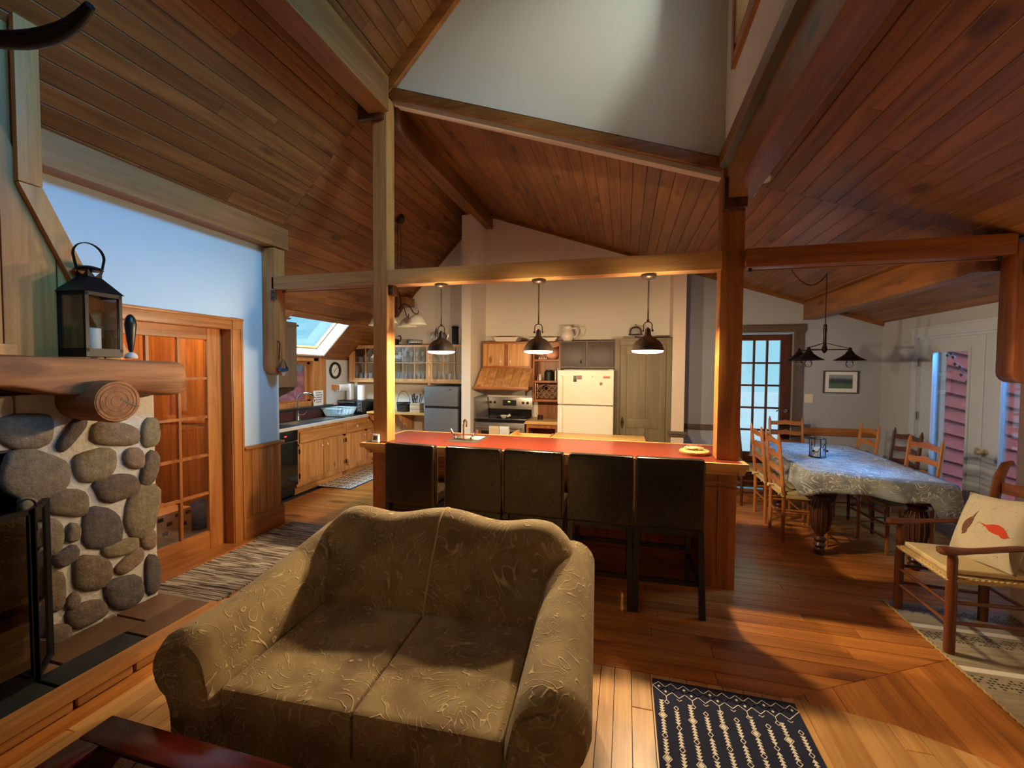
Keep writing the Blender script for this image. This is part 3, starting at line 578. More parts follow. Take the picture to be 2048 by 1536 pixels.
# entry room beyond the glass
wv = struct('wall_vestibule', M().box(-5.0, -4.9, 1.3, 3.62, 0, 2.6).box(-5.0, -3.6, 1.25, 1.3, 0, 2.6).box(-5.0, -3.6, 1.3, 3.6, 2.55, 2.6).box(-5.0, -3.6, 3.575, 3.6, 0, 2.6), 'honey_z')
i = 0; yb = 1.9
while yb < 3.57:
    obj('board', M().box(-4.9, -4.885, yb+.002, min(3.57, yb+.118), 0, 2.55), 'honey_z', wv); yb += .12
xb = -4.9
while xb < -3.64:
    obj('board', M().box(xb+.002, xb+.118, 3.56, 3.575, 0, 2.55), 'honey_z', wv); xb += .12
obj('rail', M().box(-4.885, -4.86, 1.9, 3.56, 1.05, 1.1).box(-4.86, -3.62, 3.535, 3.56, 1.05, 1.1), 'honey_y', wv, bev=.004)
struct('floor', M().box(-5.0, -3.6, 1.3, 3.6, -.02, .004), 'darkgrey')
# ---- glazed door in the back wall
d2 = sempty('door_2')
lites(d2, 'y', 6.68, .045, 1.43, 2.19, .01, 2.15, 3, 5, .135, .085, .50, 'darkwood', mun=.026, mw='darkwood')
obj('casing', M().box(2.19, 2.30, 6.57, 6.6, 0, 2.17).box(1.33, 1.43, 6.57, 6.6, 0, 2.17), 'taupe_z', d2, bev=.004)
obj('casing', M().box(1.31, 2.32, 6.562, 6.6, 2.17, 2.275), 'taupe_x', d2, bev=.004)
hl = M().lathe([(.001, -.012), (.026, -.01), (.026, 0), (.001, .002)], (2.125, 6.65, 1.10), 14, 'y').tube([(2.125, 6.64, 1.10), (2.125, 6.60, 1.10), (2.08, 6.59, 1.105), (2.02, 6.595, 1.11), (2.0, 6.60, 1.09)], .007)
obj('handle', hl, 'chrome', d2, smooth=True)
# ---- patio doors in the side wall
def patio(name, a0, a1, p0, p1, hinge_hi):
    d = sempty(name); x0, x1 = 3.225, 3.27
    for (u0, u1) in ((a0, p0), (p1, a1)): obj('stile', M().box(x0, x1, u0, u1, .02, 2.01), 'door_paint', d, bev=.003)
    obj('rail', M().box(x0, x1, p0, p1, .02, .26), 'door_paint', d); obj('rail', M().box(x0, x1, p0, p1, 1.87, 2.01), 'door_paint', d)
    obj('glazing_bead', M().box(3.215, 3.228, p0-.02, p0+.012, .24, 1.89).box(3.215, 3.228, p1-.012, p1+.02, .24, 1.89).box(3.215, 3.228, p0, p1, 1.858, 1.89).box(3.215, 3.228, p0, p1, .24, .272), 'door_paint', d, bev=.003)
    obj('pane', M().box(3.244, 3.248, p0, p1, .26, 1.87), 'glass', d)
    return d
d3 = patio('door_3', 4.99, 5.88, 5.17, 5.69, True); d4 = patio('door_4', 4.10, 4.985, 4.28, 4.80, False)
for z in (.5, 1.15, 1.75): obj('hinge', M().box(3.2, 3.22, 5.875, 5.89, z-.045, z+.045), 'steel', d3)
kb = M().lathe([(.001, 0), (.03, .002), (.03, .008), (.012, .012), (.012, .04), (.028, .05), (.03, .065), (.02, .078), (.001, .08)], (0, 0, 0), 16, 'x').xf(Matrix.Translation((3.225, 4.93, .91)) @ Matrix.Rotation(PI, 4, 'Z'))
obj('knob', kb, 'brass', d4, smooth=True)
obj('lock', M().lathe([(.001, 0), (.025, .002), (.022, .012), (.001, .014)], (0, 0, 0), 14, 'x').xf(Matrix.Translation((3.225, 5.03, .915)) @ Matrix.Rotation(PI, 4, 'Z')), 'brass', d3, smooth=True)
struct('door_jamb', M().box(3.2, 3.34, 5.878, 5.905, 0, 2.04).box(3.2, 3.34, 4.075, 4.102, 0, 2.04).box(3.2, 3.34, 4.08, 5.9, 2.005, 2.035).box(3.2, 3.34, 4.08, 5.9, 0, .022).box(3.255, 3.285, 4.97, 5.0, .02, 2.01), 'door_paint')
struct('trim_9', M().box(3.175, 3.2, 4.0, 5.98, 2.03, 2.125).box(3.165, 3.2, 3.98, 6.0, 2.12, 2.14).box(3.18, 3.2, 5.885, 5.975, 0, 2.03).box(3.18, 3.2, 4.0, 4.095, 0, 2.03), 'door_paint', bev=.004)
# ---- outside
gnd = struct('ground', M().box(-30, 30, -20, 40, -.3, -.14), 'ground_pale')
an = sempty('exterior_wall'); tag(an, 'pink clapboard wall of the next wing seen through the patio door', 'wall')
obj('sheathing', M().box(4.31, 9, 7.4, 7.5, -.1, 4.5), 'siding', an); obj('corner_board', M().box(4.25, 4.31, 7.33, 7.5, -.14, 4.5), 'white_paint', an)
for i in range(34):
    z = -2.6+i*.19; m = M().prism([(-.02, 0), (-.055, .004), (-.008, .19), (0, .19)], 'x', .38, 5.6)
    m.xf(Matrix.Translation((3.95, 7.4, z)) @ Matrix.Rotation(math.radians(15), 4, 'Y') @ Matrix.Identity(4))
    m.xf(Matrix.Translation((0, 0, 1.6)))
    if i < 34: obj('slat', m, 'siding', an, org=(6, 7.4, z+1))
nr_ = thing('neighbouring_roof', 'pink ribbed metal roof outside the window above the sink', 'roof', (-7.5, 7, 1))
RP = lambda s, t: (-5.6-2.6*t, 4.5+7*s, .2+1.9*t)
obj('sheet', M().add([RP(0, 0), RP(1, 0), RP(1, 1), RP(0, 1)], [(0, 1, 2, 3)]), 'roof_pink', nr_, solid=.03)
for i in range(15):
    s = i/14; obj('seam', M().bar(tuple(Vector(RP(s, 0))+Vector((.02, 0, .03))), tuple(Vector(RP(s, 1))+Vector((.02, 0, .03))), .03, .05), 'seam_pink', nr_, org=RP(s, .5))
ds = thing('satellite_dish', 'pale grey dish above the pink roof outside the kitchen window', 'satellite dish', (-7.3, 8.05, 1.3))
obj('dish', M().lathe([(.001, .0), (.16, .03), (.30, .08), (.38, .13)], (0, 0, 0), 24, 'x', caps=False).xf(Matrix.Translation((-7.6, 8.3, 1.62)) @ Matrix.Rotation(-.6, 4, 'Z')), 'dish', ds, smooth=True, solid=.02)
obj('mast', M().tube([(-7.63, 8.3, .9), (-7.63, 8.3, 1.62)], .03), 'darkgrey', ds)
# ============================================================ FIREPLACE
fp = thing('fireplace', 'fieldstone fireplace with pale mortar beside the glazed pine door', 'fireplace', (-2.98, 1.2, 0))
core = M().box(-3.47, -2.985, -.6, .35, 0, 1.5).box(-3.47, -2.985, 1.46, 2.13, 0, 1.5).box(-3.47, -2.985, .35, 1.46, 1.22, 1.5).box(-3.47, -2.985, .35, 1.46, 0, .14)
obj('masonry', core, 'mortar', fp, bev=.03)
fb = M().box(-3.42, -3.40, .35, 1.46, .14, 1.22).box(-3.42, -2.99, .34, .355, .14, 1.22).box(-3.42, -2.99, 1.452, 1.465, .14, 1.22).box(-3.42, -2.99, .35, 1.46, 1.21, 1.225).box(-3.42, -2.99, .35, 1.46, .135, .146)
obj('firebox', fb, 'black', fp)
ST = [(1.897,1.237,0.12,-0.029,-0.008,-0.074),(2.094,1.216,0.054,-0.008,-0.002,-0.094),(1.681,1.271,0.054,0.076,0.025,-0.029),(1.532,1.073,0.121,-0.073,-0.028,-0.12),(1.79,1.073,0.106,0.004,0.013,-0.089),(1.993,1.07,0.06,-0.012,-0.002,-0.063),(2.085,0.985,0.047,-0.021,-0.024,-0.104),(1.897,0.911,0.116,0.005,0.016,-0.081),(2.04,0.724,0.098,-0.054,-0.035,-0.154),(1.661,0.887,0.09,-0.038,-0.007,-0.076),(1.815,0.686,0.095,-0.034,-0.003,-0.13),(1.574,0.73,0.055,-0.021,-0.002,-0.105),(1.674,0.714,0.031,-0.017,-0.007,-0.05),(2.069,0.522,0.045,-0.018,-0.001,-0.062),(1.911,0.534,0.094,-0.01,0.01,-0.052),(1.641,0.593,0.054,0.017,0.017,-0.046),(1.96,0.426,0.076,0.033,0.023,-0.045),(1.76,0.447,0.099,-0.046,-0.002,-0.096),(2.086,0.283,0.049,-0.023,-0.003,-0.122),(1.577,0.428,0.058,-0.029,-0.003,-0.114),(1.924,0.249,0.096,-0.02,0.021,-0.111),(1.665,0.327,0.027,0.025,0.02,-0.033),(1.726,0.223,0.087,0.001,0.022,-0.076),(1.593,0.182,0.062,-0.024,0.006,-0.058),(1.497,1.312,0.118,-0.011,0.0,-0.085),(1.469,0.768,0.041,-0.016,-0.002,-0.082),(1.455,0.553,0.056,-0.027,-0.002,-0.098),(1.44,0.353,0.048,-0.027,-0.002,-0.082),(1.851,0.117,0.038,-0.001,0.008,-0.027),(1.492,0.929,0.038,-0.012,-0.001,-0.039),
 (1.22,1.32,.14,0,0,-.08),(.92,1.31,.13,.01,0,-.08),(.6,1.33,.15,0,0,-.07),(.22,1.1,.11,0,0,-.12),(.2,.8,.1,.03,0,-.13),(.22,.5,.1,-.02,0,-.12),(.2,.24,.12,0,0,-.09)]
rn = random.Random(4)
for (cy, cz, ux, uz, vx, vz) in ST:
    n = 14; p1, p2 = rn.random()*6, rn.random()*6; rad = [1.05+rn.uniform(-.03, .03)+.07*math.sin(2*PI*q/n*2+p1)+.05*math.sin(2*PI*q/n*3+p2) for q in range(n)]; vs = []; dpt = rn.uniform(.022, .036)
    def sup(t): c, s = math.cos(t), math.sin(t); return math.copysign(abs(c)**.72, c), math.copysign(abs(s)**.72, s)
    for sc_, h in ((1.0, -.02), (1.0, .008), (.90, dpt*.72), (.62, dpt*.97)):
        for k in range(n):
            c, s = sup(2*PI*k/n); q = rad[k]*sc_
            vs.append((-2.985+h+rn.uniform(-.002, .002), cy+(ux*c+vx*s)*q, cz+(uz*c+vz*s)*q))
    vs.append((-2.985+dpt, cy, cz)); fs = [(i*n+k, i*n+(k+1) % n, (i+1)*n+(k+1) % n, (i+1)*n+k) for i in range(3) for k in range(n)]+[(3*n+k, 3*n+(k+1) % n, 4*n) for k in range(n)]
    obj('stone', M().add(vs, fs), 'fieldstone', fp, org=(-2.985, cy, cz), smooth=True, sharp=70)
# corner stones seen on the end face
for (cx, cz, a, b) in ((-3.1, 1.2, .07, .1), (-3.12, .95, .07, .1), (-3.1, .68, .08, .12), (-3.12, .4, .08, .1), (-3.3, 1.1, .08, .1), (-3.32, .8, .07, .12), (-3.3, .5, .08, .11), (-3.1, .17, .07, .08)):
    obj('stone', M().ball((cx, 2.13, cz), (a, .035, b), 12, 7), 'fieldstone', fp, org=(cx, 2.13, cz), smooth=True)
# mantel: rough hewn half log
def mant(u_, v_):
    y = -.6+2.79*u_; t = 2*PI*v_; c, s = math.cos(t), math.sin(t)
    hx, hz = .19, .095
    x = math.copysign(abs(c)**.22, c)*hx; z = math.copysign(abs(s)**.22, s)*hz
    low = 1.50+.028*math.sin(y*5.1+1)+.018*math.sin(y*11)
    top = 1.70-.022*max(0, (y-1.3)/.9)
    zz = (low+top)/2+z/hz*(top-low)/2
    e = max(0, (u_-.98)/.02); shrink = 1-.10*e*e
    return (-2.97+x*shrink+.008*math.sin(y*7+s*3), y, (low+top)/2+(zz-(low+top)/2)*shrink)
mm = M().grid(mant, 60, 20); k = 60*21; mm.f.append(tuple(range(k, k+20))[::-1]); mm.f.append(tuple(range(0, 20)))
ml = one('mantel', 'rough hewn log mantel shelf above the fieldstones', 'mantel', mm, 'log_y', smooth=True, sharp=60)
lg = M().lathe([(.10, -3.2), (.112, -2.9), (.117, -2.70), (.110, -2.685), (.001, -2.683)], (0, 1.725, 1.455), 22, 'x')
lc = one('corbel_log', 'round log end sticking out under the mantel shelf', 'log', lg, 'log_x', smooth=True, sharp=50)
obj('crack', M().prism([(1.735, 1.462), (1.80, 1.425), (1.835, 1.418), (1.80, 1.432), (1.74, 1.472)], 'x', -2.686, -2.6815), 'black', lc, org=tuple(lc.location))
for rr in (.03, .055, .08, .098): obj('growth_ring', M().tube([(-2.6835, 1.72+rr*math.cos(a*PI/12), 1.455+rr*math.sin(a*PI/12)) for a in range(24)], .0012, 4, closed=True), 'log_x', lc, org=tuple(lc.location))
# hearth
he = thing('hearth', 'low slate hearth edged with rough pine timbers', 'hearth', (-2.7, .8, 0))
obj('bed', M().box(-2.98, -2.50, -.6, 2.14, 0, .118), 'darkgrey', he)
ys = [(-.6, -.1), (-.09, .42), (.43, .94), (.95, 1.36), (1.37, 1.75), (1.76, 2.13)]
for i, (a, b) in enumerate(ys):
    obj('tile', M().box(-2.97, -2.735, a+.003+.11, min(2.13, b+.11)-.003, .118, .14), 'slate_brown' if i > 2 else 'slate', he, bev=.004, org=(-2.85, a, .13))
    obj('tile', M().box(-2.729, -2.56, a+.003, b-.003, .118, .14), 'slate_dark' if i == 3 or i == 4 else ('slate_brown' if i == 5 else 'slate'), he, bev=.004, org=(-2.6, a, .13))
obj('nosing', M().box(-2.556, -2.46, -.6, 2.15, .09, .14), 'pine_y', he, bev=.006)
obj('facing_board', M().box(-2.56, -2.492, -.6, 2.15, .03, .088), 'darkwood_y', he)
rn = random.Random(12); yy = -.6
while yy < 2.12:
    ln = rn.uniform(.12, .34) if yy < 1.5 else 2.14-yy; obj('split_log', M().box(-2.51, -2.472, yy+.008, min(2.14, yy+ln)-.008, .038, .084), 'pine_y', he, bev=.012, org=(-2.5, yy, .06)); yy += ln
obj('base_board', M().box(-2.50, -2.42, -.6, 2.15, 0, .03), 'oldfloor_y', he, bev=.004)
# chimney breast of upright pine boards
ch = thing('chimney_breast', 'upright pine board chimney breast rising above the log mantel', 'chimney', (-3.2, .8, 1.7)); ch['kind'] = 'structure'
edge = [(2.0, 1.70), (1.60, 2.57), (1.60, 3.40)]
obj('core', M().prism([(-.6, 1.66), (1.97, 1.66), (1.57, 2.56), (1.57, 3.36), (-.6, 3.36)], 'x', -3.47, -3.02), 'pine_z', ch)
y = -.5
while y < 1.95:
    y1_ = y+.215; top = 3.38
    q = [(y+.003, 1.66), (y1_-.003, 1.66), (y1_-.003, top), (y+.003, top)]
    q = clip(q, -1, 0, -1.95); q = clip(q, -.90, -.41, -(.90*1.985+.41*1.66)) if y1_ > 1.4 else q; q = clip(q, -1, 0, -1.57) if y > 1.55 and False else q
    q = [p for p in q]
    if len(q) > 2: obj('board', M().prism(q, 'x', -3.02, -3.0), 'pine_z', ch, bev=.003, org=(-3, y, 2.4))
    y += .215
obj('edge_board', M().prism([(1.49, 2.58), (1.585, 2.58), (1.585, 3.40), (1.49, 3.40)], 'x', -3.0, -2.965), 'pine_z', ch, bev=.004)
obj('edge_board', M().prism([(1.49, 2.575), (1.585, 2.575), (1.985, 1.70), (1.885, 1.70)], 'x', -3.0, -2.965), 'pine_z', ch, bev=.004)
obj('edge_board', M().box(-3.0, -2.97, -.5, 1.47, 1.70, 1.755), 'pine_y', ch, bev=.004)
# lantern on the mantel
la = thing('lantern', 'black metal candle lantern with arched strap handle on the log mantel', 'lantern', (-2.92, 1.75, 1.70), .10, local=True)
s = .095; fr = M().box(-s, s, -s, s, 0, .028)
for sx in (-1, 1):
    for sy in (-1, 1): fr.box(sx*s, sx*(s-.017), sy*s, sy*(s-.017), .028, .35)
    fr.box(-s, s, sx*s, sx*(s-.012), .335, .36).box(sx*s, sx*(s-.012), -s, s, .335, .36).box(-s, s, sx*s, sx*(s-.012), .028, .045).box(sx*s, sx*(s-.012), -s, s, .028, .045)
obj('frame', fr, 'blackmetal', la)
e = s+.008; c_ = .036
obj('roof', M().add([(-e, -e, .355), (e, -e, .355), (e, e, .355), (-e, e, .355), (-c_, -c_, .445), (c_, -c_, .445), (c_, c_, .445), (-c_, c_, .445)], [(3, 2, 1, 0), (4, 5, 6, 7), (0, 1, 5, 4), (1, 2, 6, 5), (2, 3, 7, 6), (3, 0, 4, 7)]), 'blackmetal', la)
vt = M()
for (a, b) in (((-1, -1), (1, -1)), ((1, -1), (1, 1)), ((1, 1), (-1, 1)), ((-1, 1), (-1, -1))):
    A = Vector((a[0]*c_, a[1]*c_, .445)); B = Vector((b[0]*c_, b[1]*c_, .445)); H = Vector((0, 0, .04)); Mi = (A+B)/2
    vt.add([A, A+H, Mi], [(0, 1, 2)]).add([B, B+H, Mi+Vector((0, 0, 0))], [(0, 1, 2)])
obj('vent', vt, 'blackmetal', la, solid=.003)
obj('cap', M().lathe([(.055, .482), (.062, .488), (.055, .498), (.02, .508), (.001, .51)], n=20), 'blackmetal', la, smooth=True)
hd = M(); P_ = [(0, .062*math.cos(t)*1.18, .50+.135*math.sin(t)*1.0+(.02 if 0 < t < PI else 0)) for t in [PI*i/16 for i in range(17)]]
P_ = [(0, -.06, .475), (0, -.066, .50)]+[(0, -.078*math.cos(PI*i/14), .56+.075*math.sin(PI*i/14)) for i in range(15)]+[(0, .066, .50), (0, .06, .475)]
hd.tube(P_, .009, 6, sx=1.2, sy=.35); obj('handle', hd, 'blackmetal', la, smooth=True)
for a in (0, 1):
    for b in (-1, 1):
        q = M().box(-s+.017, s-.017, b*(s-.009), b*(s-.006), .045, .335) if a == 0 else M().box(b*(s-.009), b*(s-.006), -s+.017, s-.017, .045, .335)
        obj('pane', q, 'glass', la)
one('pillar_candle', 'white pillar candle standing inside the black lantern', 'candle', M().lathe([(.032, 1.73), (.034, 1.735), (.034, 1.86), (.028, 1.863), (.004, 1.858)], (-2.92, 1.76, 0), 18), 'candle', smooth=True, sharp=50)
on = thing('ornament', 'slim black figure ornament with white disc foot beside the lantern', 'ornament', (-2.88, 1.925, 1.70))
obj('base', M().lathe([(.001, 1.695), (.030, 1.695), (.034, 1.703), (.026, 1.722), (.01, 1.732), (.001, 1.733)], (-2.88, 1.925, 0), 16), 'china', on, smooth=True)
obj('body', M().lathe([(.006, 1.73), (.012, 1.745), (.02, 1.80), (.026, 1.86), (.03, 1.90), (.024, 1.935), (.012, 1.955), (.001, 1.96)], (-2.88, 1.925, 0), 12), 'black', on, smooth=True)
# fire screen
fs_ = thing('fire_screen', 'black folding fire screen with small ring handle on the hearth', 'fire screen', (-2.72, 1.1, .14))
def panel(p, q, nm):
    p, q = Vector((*p, 0)), Vector((*q, 0)); z0, z1 = .145, .97; m = M()
    Z = lambda v, z: (v.x, v.y, z)
    m.bar(Z(p, z0), Z(p, z1), .022, .022).bar(Z(q, z0), Z(q, z1), .022, .022).bar(Z(p, z0+.012), Z(q, z0+.012), .022, .022).bar(Z(p, z1-.01), Z(q, z1-.01), .022, .024)
    o = obj(nm, m, 'blackmetal', fs_); obj('mesh', M().add([Z(p, z0), Z(q, z0), Z(q, z1), Z(p, z1)], [(0, 1, 2, 3)]), 'glass_dark', o, org=fs_.location[:], solid=.002); return o
panel((-2.70, .55), (-2.70, 1.36), 'panel'); panel((-2.70, 1.365), (-2.86, 1.50), 'wing')
obj('handle', M().tube([(-2.735+.0, 1.365+.034*math.cos(t), .975+.04*math.sin(t)) for t in [PI*i/10 for i in range(11)]], .005, 6), 'blackmetal', fs_, smooth=True)
# dark iron light fitting overhead
ca = thing('iron_chandelier', 'dark curved iron chandelier arm hanging close overhead', 'chandelier', (-2.1, .7, 2.6))
pts = bez((-2.05, .78, 2.66), (-1.85, .9, 2.60), (-1.62, .92, 2.585), (-1.47, .9, 2.66), 12)
obj('arm', M().tube(pts, [.012+.013*math.sin(PI*min(1, i/12)) for i in range(13)], 10), 'blackmetal', ca, smooth=True)
obj('arm', M().tube([(p.x*1-.02, 1.56-p.y-.02, p.z) for p in pts], .014, 8), 'blackmetal', ca, smooth=True)
obj('hub', M().lathe([(.001, 2.52), (.05, 2.55), (.06, 2.65), (.03, 2.74), (.012, 2.8), (.012, 4.1)], (-2.08, .78, 0), 14), 'blackmetal', ca, smooth=True)
# ============================================================ BAR
bar = thing('bar_island', 'long timber bar island with moulded crown and panelled front', 'bar', (-.75, 3.8, 0))
def pil(x0, x1):
    obj('pilaster', M().box(x0, x1, 3.50, 3.88, .0, .885), 'barwood_z', bar, bev=.005)
pil(-2.25, -2.08); pil(.595, .815)
obj('base_block', M().box(-2.262, -2.07, 3.488, 3.9, 0, .11), 'barwood_x', bar, bev=.004); 
obj('groove', M().box(.683, .687, 3.497, 3.5005, .1, .86), 'black', bar)
obj('body', M().box(-2.25, .815, 3.88, 4.18, 0, .925), 'barwood_x', bar)
obj('front_rail', M().box(-2.08, .595, 3.855, 3.88, 0, .14), 'barwood_x', bar, bev=.004)
obj('front_rail', M().box(-2.08, .595, 3.855, 3.88, .62, .72), 'barwood_x', bar, bev=.004)
for i in range(8):
    x = -2.08+i*(2.675-.07)/7; obj('front_stile', M().box(x, x+.07, 3.857, 3.88, .14, .62), 'barwood_z', bar, bev=.004)
for i in range(7):
    x = -2.08+.07+i*(2.675-.07)/7; obj('front_panel', M().box(x+.025, x+.277, 3.868, 3.88, .17, .59), 'barwood_z', bar, bev=.008)
obj('apron', M().box(-2.08, .595, 3.51, 3.53, .71, .885), 'barwood_x', bar, bev=.003)
obj('moulding', M().box(-2.26, .825, 3.492, 3.515, .80, .815).box(-2.26, .825, 3.49, 3.515, .765, .775), 'barwood_x', bar, bev=.003)
obj('soffit', M().box(-2.08, .595, 3.53, 3.88, .86, .885), 'barwood_x', bar)
pf = [(0, .87), (-.012, .87), (-.014, .885), (-.028, .892), (-.045, .905), (-.055, .925), (0, .925)]
cr_ = M().prism([(3.50+a, b) for a, b in pf], 'x', -2.30, .865)
obj('crown', cr_, 'maple_x', bar)
obj('crown', M().prism([(.815-a, b) for a, b in pf], 'y', 3.46, 4.2), 'maple_y', bar); obj('crown', M().prism([(-2.25+a, b) for a, b in pf], 'y', 3.46, 4.2), 'maple_y', bar)
bt = thing('bar_counter', 'glossy red laminate bar top with pale wood edging', 'worktop', (-.75, 3.83, .925))
X0, X1, Y0, Y1 = -2.33, .875, 3.415, 4.25; SX0, SX1, SY0, SY1 = -1.62, -1.31, 3.70, 4.10
e = .032
tp = M().box(X0+e, SX0+.02, Y0+e, Y1-e, .925, .966).box(SX1-.02, X1-e, Y0+e, Y1-e, .925, .966).box(SX0+.02, SX1-.02, Y0+e, SY0+.02, .925, .966).box(SX0+.02, SX1-.02, SY1-.02, Y1-e, .925, .966)
obj('laminate', tp, 'laminate', bt)
obj('edging', M().box(X0, X1, Y0, Y0+e, .925, .968), 'maple_x', bt, bev=.006); obj('edging', M().box(X0, X1, Y1-e, Y1, .925, .968), 'maple_x', bt, bev=.006)
obj('edging', M().box(X0, X0+e, Y0+e, Y1-e, .925, .968), 'maple_y', bt, bev=.006); obj('edging', M().box(X1-e, X1, Y0+e, Y1-e, .925, .968), 'maple_y', bt, bev=.006)
def sink(name, label, x0, x1, y0, y1, z, bowls, mt='steel', depth=.16, rim=.022):
    t = thing(name, label, 'sink', ((x0+x1)/2, (y0+y1)/2, z)); m = M(); dk = M(); xs = sorted(bowls)
    m.box(x0, x1, y0, bowls[0][2], z, z+.005).box(x0, x1, bowls[0][3], y1, z, z+.005)
    if len(bowls) == 1 or bowls[0][2] == bowls[-1][2] and bowls[0][0] != bowls[-1][0]:
        cur = x0
        for b in bowls: m.box(cur, b[0], b[2], b[3], z, z+.005); cur = b[1]
        m.box(cur, x1, bowls[0][2], bowls[0][3], z, z+.005)
    obj('rim', m, mt, t)
    for b in bowls:
        g = M(); i = .02; T = [(b[0], b[2]), (b[1], b[2]), (b[1], b[3]), (b[0], b[3])]; B_ = [(b[0]+i, b[2]+i), (b[1]-i, b[2]+i), (b[1]-i, b[3]-i), (b[0]+i, b[3]-i)]
        g.add([(*p, z+.004) for p in T]+[(*p, z-depth) for p in B_], [(k, (k+1) % 4, 4+(k+1) % 4, 4+k) for k in range(4)]+[(4, 5, 6, 7)])
        bo = obj('bowl', g, mt, t, solid=.002); cx, cy = (b[0]+b[1])/2, (b[2]+b[3])/2
        obj('drain', M().lathe([(.001, 0), (.03, 0), (.034, .003), (.001, .004)], (cx, cy, z-depth+.002), 14), 'darkgrey', bo, org=tuple(t.location))
    return t
sink('bar_sink', 'small steel bar sink let into the red bar top', SX0, SX1, SY0, SY1, .966, [(SX0+.03, SX1-.03, 3.86, 4.07)], depth=.035)
fa = thing('bar_faucet', 'chrome two handle bar faucet with gooseneck on the small sink', 'faucet', (-1.465, 3.78, .971))
obj('base', M().box(-1.56, -1.37, 3.755, 3.805, .971, .99), 'chrome', fa, bev=.008)
obj('spout', M().tube([(-1.465, 3.78, .985), (-1.465, 3.78, 1.12)]+[(-1.465, 3.82-.04*math.cos(PI*i/8), 1.12+.04*math.sin(PI*i/8)) for i in range(1, 9)]+[(-1.465, 3.86, 1.09)], .009, 8), 'chrome', fa, smooth=True)
for sx in (-1, 1):
    h_ = obj('handle', M().lathe([(.016, .985), (.014, 1.005), (.008, 1.012)], (-1.465+sx*.08, 3.78, 0), 12).tube([(-1.465+sx*.08, 3.78, 1.008), (-1.465+sx*.10, 3.785, 1.02), (-1.465+sx*.125, 3.79, 1.055), (-1.465+sx*.135, 3.79, 1.075)], [.007, .008, .014, .012], 8), 'chrome', fa, smooth=True)
th = thing('thermometer', 'small white digital thermometer at the far end of the bar', 'thermometer', (-2.20, 3.468, .969))
obj('body', M().prism([(3.455, .969), (3.492, .969), (3.484, 1.043), (3.468, 1.043)], 'x', -2.232, -2.168), 'white_plastic', th, bev=.004)
obj('screen', M().prism([(3.4555, .99), (3.458, .99), (3.4665, 1.028), (3.464, 1.028)], 'x', -2.22, -2.18), 'darkgrey', th)
ws = thing('wood_slice', 'round slice of wood with bark rim at the bar end by the post', 'board', (.555, 3.76, .968))
obj('slice', M().lathe([(.001, .968), (.112, .968), (.115, .975), (.115, .992), (.11, .997), (.001, .997)], (.555, 3.76, 0), 26), 'maple_x', ws, smooth=True, sharp=40)
obj('bark', M().lathe([(.114, .97), (.118, .975), (.119, .988), (.114, .994)], (.555, 3.76, 0), 26, caps=False), 'log_z', ws, smooth=True)
cg = thing('wrapped_bundle', 'small crinkled paper bundle lying on the round wood slice', 'bundle', (.55, 3.765, .998))
mm = M().ball((.55, 3.765, 1.016), (.075, .035, .018), 14, 8); rn = random.Random(2); mm.v = [(x+rn.uniform(-.006, .006), y+rn.uniform(-.006, .006), max(.998, z+rn.uniform(-.004, .004))) for x, y, z in mm.v]
obj('wrap', mm, 'towel_tan', cg)
for a in (-1, 0, 1): obj('twig', M().tube([(.50, 3.765+a*.015, 1.03), (.60, 3.775+a*.02, 1.034)], .006, 6), 'twig', cg)
# pendant lamps over the bar
def pendant(x, y, label, first=None):
    t = thing('pendant_lamp', label, 'lamp', (x, y, 2.395), 0, 'pendant lamps over the bar', local=True)
    if first:
        for chd in list(first.children):
            c = chd.copy(); C.objects.link(c); c.parent = t
            for g_ in chd.children: d = g_.copy(); C.objects.link(d); d.parent = c
    else:
        z = -2.395
        obj('canopy', M().lathe([(.058, 0), (.06, -.012), (.05, -.028), (.012, -.034), (.008, -.045)], n=22), 'pewter', t, smooth=True, sharp=50)
        obj('rod', M().tube([(0, 0, -.03), (0, 0, -.36)], .006, 8), 'pewter', t, smooth=True)
        yk = M().tube([(-.032, 0, -.435), (-.032, 0, -.39), (-.02, 0, -.372), (0, 0, -.368), (.02, 0, -.372), (.032, 0, -.39), (.032, 0, -.435)], .004, 6).ball((0, 0, -.357), .011).ball((-.036, 0, -.437), .009).ball((.036, 0, -.437), .009)
        obj('yoke', yk, 'pewter', t, smooth=True)
        sh = obj('shade', M().lathe([(.004, 1.985+z), (.014, 1.975+z), (.022, 1.962+z), (.024, 1.93+z), (.034, 1.912+z), (.065, 1.895+z), (.095, 1.87+z), (.115, 1.84+z), (.126, 1.808+z), (.129, 1.80+z), (.125, 1.80+z), (.112, 1.838+z), (.09, 1.867+z), (.06, 1.89+z)], n=30, caps=False), 'pewter', t, smooth=True, sharp=60)
        obj('diffuser', M().lathe([(.06, 1.824+z), (.118, 1.818+z), (.121, 1.800+z), (.115, 1.788+z), (.08, 1.780+z), (.001, 1.778+z)], n=30), 'bulb', sh, org=(0, 0, 0), smooth=True)
    light('pendant_light', 'POINT', (x, y, 1.758), PW, WARM, .03)
    light('beam_fill_light', 'SPOT', (x, y-.13, 2.02), BEAM_FILL, WARM, .012, to=(x, y-.02, 2.6), spread=1.75, blend=1)  # added uplight outside the shade to brighten the beam; no vents there
    return t
PW, BEAM_FILL = 102, 14
p0 = pendant(*PEND[0], 'pendant lamp with silvery dome, first from the tall post')
pendant(*PEND[1], 'dark dome pendant lamp in the middle over the bar', p0)
pendant(*PEND[2], 'dark dome pendant lamp nearest the dining side post', p0)
